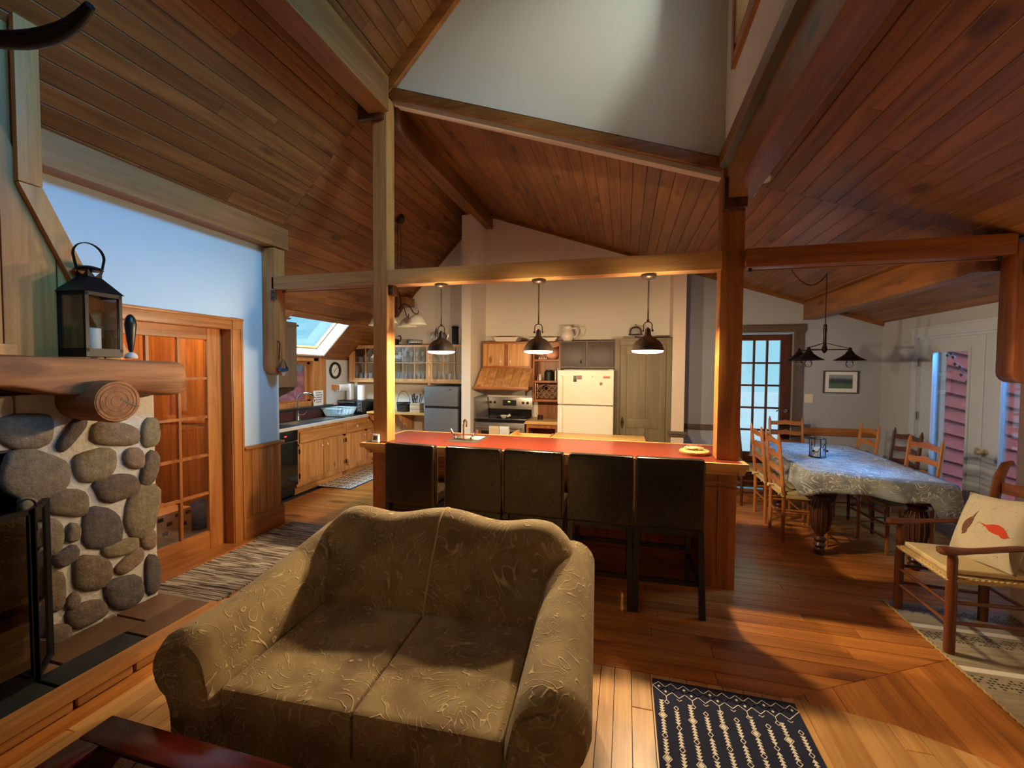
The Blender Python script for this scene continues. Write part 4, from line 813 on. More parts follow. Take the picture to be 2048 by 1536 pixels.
# bar stools
def stool():
    t = thing('bar_stool', '', 'stool', (0, 0, 0), 0, 'leather bar stools', local=True)
    def bk(u_, v_): return None
    m = M().box(-.222, .222, 0, .068, .565, 1.05); obj('backrest', m, 'leather', t, bev=.022, seg=4)
    for sx in (-1, 1):
        obj('piping', M().tube([(sx*.2235, .004, .58), (sx*.2235, .004, 1.03), (sx*.21, .004, 1.046)], .003, 5), 'leather_seam', t)
        obj('piping', M().tube([(sx*.2235, .064, .58), (sx*.2235, .064, 1.03)], .003, 5), 'leather_seam', t)
    obj('seat', M().box(-.218, .218, .055, .47, .585, .675), 'leather', t, bev=.022, seg=3)
    obj('seat_frame', M().box(-.205, .205, .03, .46, .52, .59), 'black', t, bev=.005)
    for sx in (-1, 1):
        obj('leg', M().bar((sx*.205, .03, .57), (sx*.215, -.045, 0), .038, .038), 'black', t)
        obj('leg', M().bar((sx*.2, .44, .57), (sx*.2, .45, 0), .036, .036), 'black', t)
        obj('stretcher', M().box(sx*.2-.01, sx*.2+.01, 0, .44, .20, .235), 'black', t)
    obj('stretcher', M().box(-.19, .19, .435, .455, .26, .295), 'black', t); obj('stretcher', M().box(-.2, .2, -.02, 0, .2, .232), 'black', t)
    return t
s0 = stool()
SL = [(-1.64, 3.045, -.10, 'far left'), (-1.11, 3.04, -.03, ''), (-.645, 3.05, -.02, ''), (-.16, 3.05, 0, ''), (.30, 3.06, .03, '')]
LB = ['black leather bar stool at the end of the row nearest the kitchen floor', 'black leather bar stool, second from the tall post end', 'black leather bar stool in the middle of the row of five', 'black leather bar stool standing second from the dining side', 'black leather bar stool nearest the dining side with bare legs in view']
for i, (x, y, a, _) in enumerate(SL):
    o = s0 if i == 0 else dup(s0, (x, y, 0), a)
    o.location = (x, y, 0); o.rotation_euler = (0, 0, a); o['label'] = LB[i]
# butcher block table behind the bar
bb = thing('butcher_table', 'pale butcher block table standing behind the bar', 'table', (-.3, 4.78, 0))
obj('table_top', M().box(-.78, .215, 4.5, 5.02, .865, .905), 'maple_x', bb, bev=.006)
for x in (-.74, .17):
    for y in (4.55, 4.97): obj('leg', M().box(x-.03, x+.03, y-.03, y+.03, 0, .865), 'maple_z', bb, bev=.004)
obj('shelf', M().box(-.74, .17, 4.55, 4.97, .25, .28), 'maple_x', bb)
tr_ = thing('wooden_tray', 'open wooden tray leaning up beside butcher block table', 'tray', (-1.0, 4.75, .865))
obj('bottom', M().box(-1.22, -.80, 4.55, 4.95, .83, .845), 'maple_x', tr_)
obj('side', M().box(-1.22, -1.205, 4.55, 4.95, .845, .93), 'maple_y', tr_, bev=.003); obj('side', M().box(-.815, -.80, 4.55, 4.95, .845, .90), 'maple_y', tr_, bev=.003)
obj('side', M().box(-1.205, -.815, 4.935, 4.95, .845, .89), 'maple_x', tr_, bev=.003); obj('side', M().box(-1.205, -.815, 4.55, 4.565, .845, .89), 'maple_x', tr_, bev=.003)
obj('stand', M().box(-1.1, -.92, 4.7, 4.85, 0, .83), 'maple_z', tr_)
# ============================================================ LIVING ROOM
so = thing('loveseat', 'tan scroll patterned loveseat with camel back and rolled arms', 'sofa', (-.92, 1.72, 0), .05, local=True)
def hump(x):  # crest height across the back
    a = abs(x); return .865+.05*math.cos(min(a, .34)/.34*PI)*.5+.025*math.exp(-((a-.5)/.13)**2)-.10*max(0, (a-.56)/.14)**2
def backf(u_, v_):
    x = -.70+1.40*u_; top = hump(x)-.012; t = v_
    # profile front bottom -> crest -> rear bottom
    if t < .5:
        q = t/.5; y = .13+.20*q-.02*math.sin(PI*q); z = .40+(top-.085-.40)*q
        if q > .99: pass
    elif t < .75:
        q = (t-.5)/.25; a = PI*q; y = .445-.115*math.cos(a); z = top-.085+.085*math.sin(a)
    else:
        q = (t-.75)/.25; y = .56; z = top-.085+(.12-(top-.085))*q
    e = max(0, (abs(x)-.60)/.10); y += .05*e*e*(1 if t < .5 else -.4)
    return (x, y, z)
bm_ = M().grid(backf, 36, 32); 
obj('backrest', bm_, 'upholstery', so, smooth=True, sharp=80)
sm = [Vector(backf(.5, i/40*.74))+Vector((0, -.003, .001)) for i in range(3, 41)]
obj('seam', M().tube(sm, .006, 6), 'cushion', so, smooth=True)
for sx in (-1, 1):
    cu = M().box(min(sx*.0015, sx*.54), max(sx*.0015, sx*.54), -.47, .16, .28, .462)
    obj('seat_cushion', cu, 'upholstery', so, bev=.03, seg=4)
    def arm(u_, v_):
        # u: front to back, v: around the section
        y = -.50+1.0*u_; lift = .10*max(0, (u_-.25)/.75)**1.3; c = .70; r_ = .128-.012*u_
        zc = .53+lift
        sec = [(.53, .10), (.53, .36), (.545, .47+lift*.6)]
        for k in range(13):
            a = PI*.88-(PI*1.22)*k/12; sec.append((c-.01+r_*math.cos(a), zc+r_*math.sin(a)))
        sec += [(.735, .36), (.725, .22), (.72, .10)]
        t = v_*(len(sec)-1); i = min(int(t), len(sec)-2); q = t-i
        x = sec[i][0]*(1-q)+sec[i+1][0]*q; z = sec[i][1]*(1-q)+sec[i+1][1]*q
        ee = max(0, 1-u_/.045); k = 1-.10*ee*ee; x = .66+(x-.66)*k; z = .4+(z-.4)*k if z > .4 else z
        return (sx*x, y, z)
    nv = 18; am = M().grid(arm, 26, nv); am.f.append(tuple(range(0, nv+1)))
    a_ = obj('arm', am, 'upholstery', so, smooth=True, sharp=50)
    fp_ = M().prism([(sx*x, z) for x, z in [(.565, .12), (.56, .42), (.575, .50), (.60, .57), (.66, .605), (.72, .595), (.765, .55), (.765, .49), (.735, .43), (.71, .36), (.70, .12)]], 'y', -.512, -.49)
    obj('front_panel', fp_, 'upholstery', so, bev=.008)
obj('base', M().box(-.70, .70, -.455, .50, .09, .31), 'upholstery', so, bev=.015)
for sx in (-1, 1):
    for y in (-.42, .33): obj('foot', M().lathe([(.022, 0), (.032, .05), (.035, .10)], (sx*.64, y, 0), 12), 'darkwood_z', so, smooth=True)
ct = thing('coffee_table', 'dark red wooden coffee table with glass inset top in front of loveseat', 'table', (-1.15, .65, 0))
obj('top_rail', M().box(-1.73, -.55, .97, 1.07, .385, .42), 'redwood_x', ct, bev=.006); obj('top_rail', M().box(-1.73, -.55, .22, .32, .385, .42), 'redwood_x', ct, bev=.006)
obj('top_rail', M().box(-1.73, -1.63, .32, .97, .385, .42), 'redwood_y', ct, bev=.006); obj('top_rail', M().box(-.65, -.55, .32, .97, .385, .42), 'redwood_y', ct, bev=.006)
obj('glass_inset', M().box(-1.635, -.645, .315, .975, .40, .410), 'glass_dark', ct)
obj('shelf', M().box(-1.68, -.6, .27, 1.02, .12, .14), 'redwood_x', ct, bev=.004)
obj('apron', M().box(-1.70, -.58, 1.03, 1.05, .31, .385).box(-1.70, -.58, .24, .26, .31, .385), 'redwood_x', ct)
for x in (-1.69, -.59):
    for y in (.26, 1.03): obj('leg', M().box(x-.03, x+.03, y-.03, y+.03, 0, .385), 'redwood_z', ct, bev=.005)
one('saucer', 'round pale-rimmed dish lying on the glass inset of coffee table', 'dish', M().lathe([(.001, .411), (.05, .412), (.085, .422), (.088, .426), (.082, .424), (.05, .416), (.001, .415)], (-1.5, .76, 0), 24), 'pewter', smooth=True)
# rugs
def rugbase(t, x0, x1, y0, y1, mt, h=.008, z=0): return obj('pile', M().box(x0, x1, y0, y1, z+.0005, z+h), mt, t, bev=.003, seg=1)
br = thing('navy_rug', 'navy rug with white diamonds and arrow columns beside loveseat', 'rug', (.5, 1.8, 0)); RX0, RX1, RY1, RY0 = .163, .835, 2.36, 1.2
rugbase(br, RX0, RX1, RY0, RY1, 'rug_navy')
pm = M(); zt = .0086
def stroke(p, q, w=.0035):
    d = Vector((q[0]-p[0], q[1]-p[1])); l = d.length; d /= l; n = Vector((-d.y, d.x))*w/2
    pm.add([(p[0]-n.x, p[1]-n.y, zt), (q[0]-n.x, q[1]-n.y, zt), (q[0]+n.x, q[1]+n.y, zt), (p[0]+n.x, p[1]+n.y, zt)], [(0, 1, 2, 3)])
def diam(x, y, a, b, fill=False):
    if fill: pm.add([(x-a, y, zt), (x, y-b, zt), (x+a, y, zt), (x, y+b, zt)], [(0, 1, 2, 3)])
    else:
        for p, q in (((x-a, y), (x, y-b)), ((x, y-b), (x+a, y)), ((x+a, y), (x, y+b)), ((x, y+b), (x-a, y))): stroke(p, q)
W = RX1-RX0; c = W/11
for i in range(11):
    x = RX0+c*(i+.5); diam(x, RY1-.055, c*.5, .032); 
    if i % 2 == 0: diam(x, RY1-.055, .007, .009, True)
    if i < 10: diam(x+c/2, RY1-.087, c*.5, .032)
    if i < 10 and i % 2 == 0: diam(x+c/2, RY1-.087, .007, .009, True); stroke((x+c/2, RY1-.12), (x+c/2, RY1-.145)); diam(x+c/2, RY1-.158, .011, .014)
    elif i < 10: stroke((x+c/2-.012, RY1-.128), (x+c/2, RY1-.138)); stroke((x+c/2, RY1-.138), (x+c/2+.012, RY1-.128))
for i in range(10):
    x = RX0+.035+i*.0665; off = .15 if i % 2 == 0 else .19
    y = RY1-off; big = i % 2 == 0
    if not big: diam(x, y-.0, .011, .015); y -= .02
    for rep in range(5):
        for k in range(5):
            pm.add([(x-.0125, y, zt), (x+.0125, y, zt), (x, y-.019, zt)], [(0, 1, 2)]); y -= .0165
        if big: diam(x, y-.016, .013, .018, True); diam(x, y-.016, .019, .024); y -= .036
        else: diam(x, y-.016, .011, .015); y -= .036
        for k in range(5):
            if y < RY0+.06: break
            pm.add([(x-.0125, y-.017, zt), (x+.0125, y-.017, zt), (x, y+.002, zt)], [(0, 1, 2)]); y -= .0165
        diam(x, y-.016, .012, .015); y -= .036
        if y < RY0+.16: break
pt = obj('woven_pattern', pm, 'rug_cream', br); pt['kind'] = 'stuff'
rr = thing('rag_runner', 'woven rag runner in grey and brown stripes in front of glazed pine door', 'rug', (-3.1, 3.05, 0))
rb = M().grid(lambda a, b: (-3.40+.66*a+.03*(1-b)*0, 2.32+1.46*b, .012+.001*math.sin(b*220)), 8, 160); mm = M().box(-3.40, -2.74, 2.32, 3.78, .0005, .011)
mm.add(rb.v, rb.f); obj('weave', mm, 'ragweave_' if False else 'ragweave', rr)
obj('hem', M().box(-3.40, -2.74, 2.30, 2.325, .0005, .014), 'rugweave', rr, bev=.003)
kr = thing('kitchen_rug', 'cream kitchen rug with dark geometric blocks before the sink cabinets', 'rug', (-3.85, 5.7, 0))
rugbase(kr, -4.12, -3.58, 5.03, 6.45, 'rug_cream'); pm = M(); zt = .0086
for i in range(10):
    for j in range(4):
        y = 5.07+i*.137; x = -4.09+j*.128
        for (a, b, c_, d_) in ((0, .02, 0, .1), (.03, .05, .03, .1), (.06, .11, 0, .02), (.06, .11, .08, .1), (.075, .095, .035, .065), (0, .05, .0, .015)):
            pm.add([(x+a, y+c_, zt), (x+b, y+c_, zt), (x+b, y+d_, zt), (x+a, y+d_, zt)], [(0, 1, 2, 3)])
pt = obj('woven_pattern', pm, 'rug_brown', kr); pt['kind'] = 'stuff'
obj('border', M().box(-4.125, -3.575, 5.02, 5.035, .0005, .0095).box(-3.585, -3.57, 5.02, 6.46, .0005, .0095), 'rug_blue_edge', kr)
wr = thing('flatweave_rug', 'grey and beige banded flatweave rug under the armchair', 'rug', (2.2, 2.6, 0))
rugbase(wr, 1.815, 2.545, 1.6, 3.62, 'rugweave', .009); pm = M(); zt = .0096
for yb in (1.9, 2.32, 2.74, 3.16, 3.48):
    rn = random.Random(int(yb*100))
    for i in range(34):
        for j in range(5):
            if (i+j*2+rn.randint(0, 1)) % 3: x = 1.83+i*.021; y = yb+j*.021; pm.add([(x, y, zt), (x+.014, y, zt), (x+.014, y+.011, zt), (x, y+.011, zt)], [(0, 1, 2, 3)])
pt = obj('woven_pattern', pm, 'rug_brown', wr); pt['kind'] = 'stuff'
pm = M(); 
for yb in (2.03, 2.45, 2.87, 3.29): obj('pale_band', M().box(1.815, 2.545, yb, yb+.045, .009, .0098), 'rug_cream', wr)
pts = [(1.815+.004*math.sin(i*1.9), 1.6+i*.012, .008) for i in range(169)]
obj('corded_edge', M().tube(pts, .0065, 5), 'rope', wr)
# ============================================================ DINING
def slat(x0, x1, y, zc, h, wav=.012, th=.012, lean=0):
    n = 14; top = []; bot = []
    for i in range(n+1):
        t = i/n; x = x0+(x1-x0)*t; s = abs(2*t-1)
        w = wav*(1-s*2.2 if s < .45 else -.4) + (.006 if s < .08 else 0); bow = -.018*(1-s*s)
        top.append((x, y+bow, zc+h/2+w)); bot.append((x, y+bow, zc-h/2+w*.45))
    vs = top+bot+[(a, b+th, c) for a, b, c in top]+[(a, b+th, c) for a, b, c in bot]; k = n+1
    fs = []
    for i in range(n): fs += [(k+i, k+i+1, i+1, i), (2*k+i, 2*k+i+1, 3*k+i+1, 3*k+i), (i, i+1, 2*k+i+1, 2*k+i), (3*k+i, 3*k+i+1, k+i+1, k+i)]
    fs += [(0, 2*k, 3*k, k), (n, k+n, 3*k+n, 2*k+n)]
    return M().add(vs, fs)
def ladder(label, wd, seatmat='seagrass', ties=False, cush=False):
    t = thing('ladderback_chair', label, 'chair', (0, 0, 0), 0, 'ladderback chairs round the dining table', local=True)
    ly = lambda z: -.19-.10*max(0, z-.45)
    for sx in (-1, 1):
        x = sx*.19
        obj('back_post', M().tube([(x, -.19, 0), (x, -.19, .45), (x, ly(.75), .75), (x, ly(1.0), 1.0), (x, ly(1.02), 1.015), (x, ly(1.04), 1.045)], [.016, .018, .018, .017, .012, .006], 8), wd+'_z', t, smooth=True)
        obj('leg', M().tube([(x*1.08, .17, 0), (x*1.08, .17, .44), (x*1.08, .17, .455)], [.015, .018, .012], 8), wd+'_z', t, smooth=True)
        for z in (.17, .31): obj('stretcher', M().tube([(x, -.19, z), (x*1.08, .17, z)], .009, 6), wd+'_y', t, smooth=True)
    for z in (.15, .27, .36): obj('stretcher', M().tube([(-.205, .17, z), (.205, .17, z)], .009, 6), wd+'_x', t, smooth=True)
    obj('stretcher', M().tube([(-.19, -.19, .25), (.19, -.19, .25)], .009, 6), wd+'_x', t, smooth=True)
    for z in (.57, .70, .83, .96): obj('slat', slat(-.185, .185, ly(z)-.006, z, .052), wd+'_x', t, smooth=True, sharp=40)
    obj('seat', M().add([(-.20, -.19, .425), (.20, -.19, .425), (.22, .18, .425), (-.22, .18, .425), (-.20, -.19, .455), (.20, -.19, .455), (.22, .18, .455), (-.22, .18, .455)], [(0, 3, 2, 1), (4, 5, 6, 7), (0, 1, 5, 4), (1, 2, 6, 5), (2, 3, 7, 6), (3, 0, 4, 7)]), seatmat, t, bev=.008)
    if ties:
        cu = obj('cushion', M().box(-.19, .19, -.17, .18, .456, .485), 'cushion', t, bev=.012)
        for sx in (-1, 1): obj('tie', M().bar((sx*.16, -.17, .475), (sx*.19, -.215, .47), .02, .012).bar((sx*.19, -.215, .475), (sx*.21, -.20, .44), .02, .01).bar((sx*.19, -.215, .475), (sx*.165, -.225, .45), .018, .008), 'cushion', cu, org=(0, 0, 0))
    return t
cA = ladder('honey ladderback chair with tied cream cushion nearest the bar post', 'chairwood', ties=True)
cA.location = (1.68, 4.82, 0); cA.rotation_euler = (0, 0, -PI/2)
cB = dup(cA, (1.67, 5.33, 0), -PI/2, 'honey ladderback chair with tied cushion between the nearer honey chair and the dark one')
cC = ladder('dark brown ladderback chair peeping out behind the bar-end post', 'darkwood'); cC.location = (1.58, 5.93, 0); cC.rotation_euler = (0, 0, -PI/2)
cD = dup(cA, (2.06, 6.16, 0), PI, 'light ladderback chair at the head of the table before the glass door')
for c in list(cD.children):
    if c.name.startswith('cushion'):
        for g_ in list(c.children): bpy.data.objects.remove(g_)
        bpy.data.objects.remove(c)
cE = dup(cD, (2.47, 5.79, 0), PI/2, 'light ladderback chair on the patio-door side next to the far wall')
cF = dup(cC, (2.60, 5.33, 0), PI/2+.08, 'dark ladderback chair half hidden behind the nearest patio-side chair')
cG = dup(cD, (2.44, 4.76, 0), PI/2+.10, 'brown ladderback chair with wavy slats nearest the patio-door side table corner')
dt = thing('dining_table', 'long dining table on fat fluted turned legs under a patterned cloth', 'table', (2.05, 5.1, 0))
obj('table_top', M().add([(1.60, 4.38, .715), (2.46, 4.18, .715), (2.52, 5.95, .715), (1.64, 5.96, .715), (1.60, 4.38, .75), (2.46, 4.18, .75), (2.52, 5.95, .75), (1.64, 5.96, .75)], [(0, 3, 2, 1), (4, 5, 6, 7), (0, 1, 5, 4), (1, 2, 6, 5), (2, 3, 7, 6), (3, 0, 4, 7)]), 'darkwood_y', dt)
obj('apron', M().add([(1.68, 4.42, .62), (2.40, 4.25, .62), (2.32, 5.62, .62), (1.72, 5.66, .62), (1.68, 4.42, .716), (2.40, 4.25, .716), (2.32, 5.62, .716), (1.72, 5.66, .716)], [(0, 1, 5, 4), (1, 2, 6, 5), (2, 3, 7, 6), (3, 0, 4, 7)]), 'darkwood_x', dt, solid=.02)
for (x, y) in ((1.72, 4.42), (2.36, 4.28), (2.2, 5.48), (1.76, 5.63)):
    lg = obj('leg', M().lathe([(.03, 0), (.042, .015), (.048, .04), (.035, .06), (.05, .085), (.036, .11), (.052, .14), (.03, .165), (.035, .18), (.06, .22), (.075, .30), (.078, .36), (.07, .44), (.055, .50), (.07, .53), (.055, .55)], (x, y, 0), 24), 'darkwood_z', dt, smooth=True, sharp=50, org=(x, y, 0))
    obj('leg_block', M().box(x-.06, x+.06, y-.06, y+.06, .55, .716), 'darkwood_z', dt, bev=.004)
    fl = M()
    for k in range(14): a = 2*PI*k/14; fl.tube([(x+math.cos(a)*r_, y+math.sin(a)*r_, z) for r_, z in ((.060, .22), (.076, .30), (.079, .36), (.071, .44), (.057, .495))], .005, 5)
    obj('fluting', fl, 'darkwood_z', lg, org=(x, y, 0), smooth=True)
# tablecloth
QC = [(1.555, 4.345), (2.53, 4.11), (2.60, 6.0), (1.60, 6.02)]
def quadp(a, b):
    p = Vector(QC[0]).lerp(Vector(QC[1]), a); q = Vector(QC[3]).lerp(Vector(QC[2]), a); return p.lerp(q, b)
tcm = M().grid(lambda a, b: (*quadp(a, b), .762+.002*math.sin(a*9)*math.sin(b*14)+.0012*math.sin(b*60+a*8)), 24, 40)
per = []
for i in range(4):
    p, q = Vector(QC[i]), Vector(QC[(i+1) % 4]); d = (q-p).normalized(); nn = Vector((d.y, -d.x))
    for k in range(24): per.append((p.lerp(q, k/24), nn, k/24, i))
npn = len(per); vs = []
for lv in range(7):
    t = lv/6
    for j, (p, nn, s, i) in enumerate(per):
        cn = max(0, 1-min(s, 1-s)*9); w = math.sin(j*.9)*.012*t+math.sin(j*.37+1)*.010*t
        n2 = nn.copy()
        if s < .06: pv = per[j-1][1]; n2 = (nn+pv).normalized()
        drop = .165+.05*cn+.012*math.sin(j*.5)
        if i == 1 and s < .2 or i == 0 and s > .85: drop += .10
        out = .012+.022*t+w+.03*cn*t
        pp = p+n2*out*min(1, t*4+.15)
        vs.append((pp.x, pp.y, .762-drop*t-(0 if lv else 0)))
tcm2 = M().add(vs, [(l*npn+j, l*npn+(j+1) % npn, (l+1)*npn+(j+1) % npn, (l+1)*npn+j) for l in range(6) for j in range(npn)])
tcm.add(tcm2.v, tcm2.f)
one('tablecloth', 'pale grey-blue damask cloth draped over the long dining table', 'tablecloth', tcm, 'damask', smooth=True, sharp=70, solid=.003)
# candle holder
chh = thing('candle_holder', 'glass cylinder candle holder in black wire frame on the tablecloth', 'candle holder', (1.92, 5.05, .766))
obj('glass', M().lathe([(.062, .772), (.064, .78), (.064, .965), (.066, .97)], (1.92, 5.05, 0), 24, caps=False), 'glass_thin', chh, smooth=True)
wf = M().tube([(1.92+.072*math.cos(a*PI/12), 5.05+.072*math.sin(a*PI/12), .772) for a in range(24)], .006, 5, closed=True).tube([(1.92+.07*math.cos(a*PI/12), 5.05+.07*math.sin(a*PI/12), .96) for a in range(24)], .003, 5, closed=True)
for a in (0, 1.57, 3.14, 4.71): wf.tube([(1.92+.072*math.cos(a), 5.05+.072*math.sin(a), .77), (1.92+.072*math.cos(a), 5.05+.072*math.sin(a), .965)], .004, 5)
wf.tube([(1.92+.074*math.cos(3.9+k*.1), 5.05+.074*math.sin(3.9+k*.1), .80+.05*k/6+.01*math.sin(k)) for k in range(14)], .003, 5).ball((1.865, 5.0, .835), .012).ball((1.985, 5.0, .84), .012)
obj('wire_frame', wf, 'blackmetal', chh, smooth=True)
one('pillar_candle', 'pale pillar candle inside the glass cylinder on the tablecloth', 'candle', M().lathe([(.034, .778), (.036, .78), (.036, .862), (.03, .864), (.002, .858)], (1.92, 5.05, 0), 18), 'candle', smooth=True, sharp=50)
# chandelier over the table
dc = thing('dining_chandelier', 'black three arm chandelier with flat cone shades over the dining table', 'chandelier', (2.01, 5.2, 1.75))
cz = zr(2.01)
obj('swag_cable', M().tube([(2.01, 5.2, 2.05), (2.01, 5.2, cz-.01)], .005, 6).tube([tuple(p) for p in bez((2.01, 5.2, cz-.02), (1.90, 5.2, cz-.2), (1.78, 5.2, cz-.16), (1.64, 5.2, zr(1.64)-.01), 14)], .006, 6), 'bronze', dc, smooth=True)
obj('stem', M().lathe([(.006, 2.14), (.016, 2.13), (.018, 2.06), (.014, 2.04), (.016, 1.92), (.022, 1.90), (.028, 1.87), (.016, 1.85), (.008, 1.835)], (2.01, 5.2, 0), 14), 'blackmetal', dc, smooth=True)
for k, a in enumerate((.05, 2.45, 3.75)):
    r_ = .235; x, y = 2.01+r_*math.cos(a), 5.2+r_*math.sin(a)
    ar = obj('arm', M().tube([(2.01, 5.2, 1.872), (x+.015*math.cos(a), y+.015*math.sin(a), 1.872)], .006, 6).tube([(2.01, 5.2, 1.945), (x, y, 1.882)], .0035, 5), 'blackmetal', dc, smooth=True)
    s_ = obj('shade', M().lathe([(.010, 1.895), (.014, 1.885), (.018, 1.86), (.03, 1.85), (.045, 1.825), (.09, 1.79), (.142, 1.762), (.14, 1.759), (.085, 1.784), (.04, 1.815)], (x, y, 0), 24, caps=False), 'blackmetal', dc, smooth=True, sharp=60)
    obj('bulb', M().lathe([(.012, 1.80), (.016, 1.77), (.034, 1.735), (.036, 1.715), (.024, 1.692), (.001, 1.685)], (x, y, 0), 14), 'glass_thin', s_, org=tuple(dc.location), smooth=True)
# picture
pc = thing('framed_picture', 'small framed landscape print on the wall beyond the dining table', 'picture', (2.74, 6.585, 1.50))
obj('frame', M().box(2.545, 2.945, 6.58, 6.6, 1.355, 1.37).box(2.545, 2.945, 6.58, 6.6, 1.64, 1.655).box(2.545, 2.56, 6.58, 6.6, 1.37, 1.64).box(2.93, 2.945, 6.58, 6.6, 1.37, 1.64), 'darkgrey', pc)
obj('mat', M().box(2.56, 2.93, 6.59, 6.6, 1.37, 1.64), 'paper', pc); obj('print', M().box(2.61, 2.88, 6.588, 6.59, 1.42, 1.60), 'print_landscape', pc)
lsw = thing('light_switch', 'white double light switch plate between glass door and picture', 'switch', (2.38, 6.59, 1.28))
obj('plate', M().box(2.33, 2.435, 6.592, 6.6, 1.22, 1.34), 'plaster', lsw, bev=.003)
for x in (2.36, 2.405): obj('toggle', M().box(x-.005, x+.005, 6.582, 6.593, 1.27, 1.29), 'white_plastic', lsw)
dec = thing('door_decoration', 'string of small dark leaf shapes hanging on the patio door glass', 'decoration', (3.24, 5.35, 1.8))
for i, (y, z) in enumerate(((5.50, 1.82), (5.42, 1.80), (5.39, 1.73), (5.32, 1.70), (5.30, 1.62), (5.22, 1.66), (5.22, 1.55), (5.45, 1.84))):
    obj('leaf', M().prism([(y-.03, z), (y-.005, z+.018), (y+.025, z+.005), (y+.0, z-.02)], 'x', 3.238, 3.241), 'darkgrey', dec)
obj('string', M().tube([(3.239, 5.5, 1.86), (3.239, 5.4, 1.77), (3.239, 5.3, 1.68), (3.239, 5.22, 1.55)], .002, 4), 'darkgrey', dec)
for k, (px, py, lab) in enumerate(((.93, 3.50, 'white round smoke detector on the shallow ceiling by the post bracket'), (.91, 3.78, 'second white detector just beyond the first on shallow ceiling'))):
    m = M().lathe([(.001, -.035), (.045, -.034), (.058, -.024), (.06, 0)], n=20).xf(Matrix.Translation((px, py, zr(px)+.002)) @ Matrix.Rotation(math.atan(.342), 4, 'Y'))
    one('smoke_detector', lab, 'detector', m, 'white_plastic', smooth=True, sharp=50)
# armchair by the patio side
ac = thing('armchair', 'brown wooden ladderback armchair with woven seat standing on flatweave rug', 'armchair', (2.09, 3.28, .009), PI/2, local=True)
for sx in (-1, 1):
    x = sx*.245; xb = sx*.215
    obj('leg', M().lathe([(.024, 0), (.026, .02), (.026, .40), (.022, .43), (.024, .56), (.018, .585)], (x, .235, 0), 12), 'chairwood_z' if False else 'darkwood2_z', ac, smooth=True)
    obj('back_post', M().tube([(xb, -.22, 0), (xb, -.22, .43), (xb, -.24, .72), (xb, -.27, .95), (xb, -.30, 1.04), (xb, -.34, 1.06)], [.022, .024, .024, .024, .02, .012], 10, sx=1, sy=1.2), 'darkwood2_z', ac, smooth=True)
    ap = bez((xb, -.245, .665), (x, -.05, .655), (x*1.04, .16, .60), (x*1.04, .27, .605), 10)
    obj('armrest', M().tube(ap+[Vector((x*1.04, .30, .60)), Vector((x*1.04, .312, .59))], [.020]*8+[.024, .028, .032, .030, .012], 10, sx=1.35, sy=.75), 'darkwood2_y', ac, smooth=True)
    for z in (.18, .30): obj('stretcher', M().tube([(xb, -.22, z), (x, .235, z)], .011, 6), 'darkwood2_y', ac, smooth=True)
for z in (.17, .28): obj('stretcher', M().tube([(-.245, .235, z), (.245, .235, z)], .011, 6), 'darkwood2_x', ac, smooth=True)
obj('stretcher', M().tube([(-.215, -.22, .24), (.215, -.22, .24)], .011, 6), 'darkwood2_x', ac, smooth=True)
for z, yy in ((.60, -.232), (.74, -.25), (.90, -.28)): obj('slat', slat(-.21, .21, yy, z, .075, .016), 'darkwood2_x', ac, smooth=True)
obj('seat', M().add([(-.21, -.21, .41), (.21, -.21, .41), (.245, .245, .41), (-.245, .245, .41), (-.21, -.21, .445), (.21, -.21, .445), (.245, .245, .45), (-.245, .245, .45)], [(0, 3, 2, 1), (4, 5, 6, 7), (0, 1, 5, 4), (1, 2, 6, 5), (2, 3, 7, 6), (3, 0, 4, 7)]), 'seagrass', ac, bev=.014)
for (p, q) in (((-.25, .245), (.25, .245)), ((-.25, .245), (-.215, -.21)), ((.25, .245), (.215, -.21))):
    P_ = [(p[0]+(q[0]-p[0])*i/30, p[1]+(q[1]-p[1])*i/30, .428+.006*(i % 2)) for i in range(31)]; obj('woven_edge', M().tube(P_, .014, 6), 'rope', ac, smooth=True)
cu = one('seat_cushion', 'thin cream cushion on the woven seat of the armchair', 'cushion', M().box(1.86, 2.27, 3.07, 3.49, .462, .492), 'cushion', bev=.013, seg=3)
# bird pillow leaning on the back
def pillow(a, b):
    x, y = 2*a-1, 2*b-1; d = (1-x*x)*(1-y*y); k = 1-.09*(1-abs(x*y)**1)*(abs(x)**4+abs(y)**4)*.5
    return (.215*x*k*(1+.05*abs(x*y)**3), .215*y*k*(1+.05*abs(x*y)**3), .062*d**.42)
pw = M(); 
for sgn in (1, -1): pw.grid(lambda a, b: (lambda p: (p[0], p[1], p[2]*sgn))(pillow(a, b)), 18, 18)
TM = Matrix.Translation((2.17, 3.25, .685)) @ Matrix.Rotation(.18, 4, 'X') @ Matrix.Rotation(-PI/2+.42, 4, 'Y') @ Matrix.Rotation(PI/2+.35, 4, 'Z')
pi_ = thing('pillow', 'cream pillow with small red bird print leaning in the armchair', 'pillow', (2.17, 3.25, .5))
po = obj('cover', pw.xf(TM), 'birdcloth', pi_, smooth=True, sharp=80)
def onp(poly, nm, mt, dz=.0015, n=1):
    # fan of a flat printed motif laid on the pillow face
    cx = sum(p[0] for p in poly)/len(poly); cy = sum(p[1] for p in poly)/len(poly); m = M(); R_ = 4; vs = []
    for r_ in range(R_+1):
        for p in poly:
            q = ((cx+(p[0]-cx)*r_/R_)/.43+.5, (cy+(p[1]-cy)*r_/R_)/.43+.5); v = pillow(*q); vs.append((v[0], v[1], v[2]+dz))
    k = len(poly); m.add(vs, [(r_*k+i, r_*k+(i+1) % k, (r_+1)*k+(i+1) % k, (r_+1)*k+i) for r_ in range(R_) for i in range(k)])
    obj(nm, m.xf(TM), mt, po, org=pi_.location[:], smooth=True)
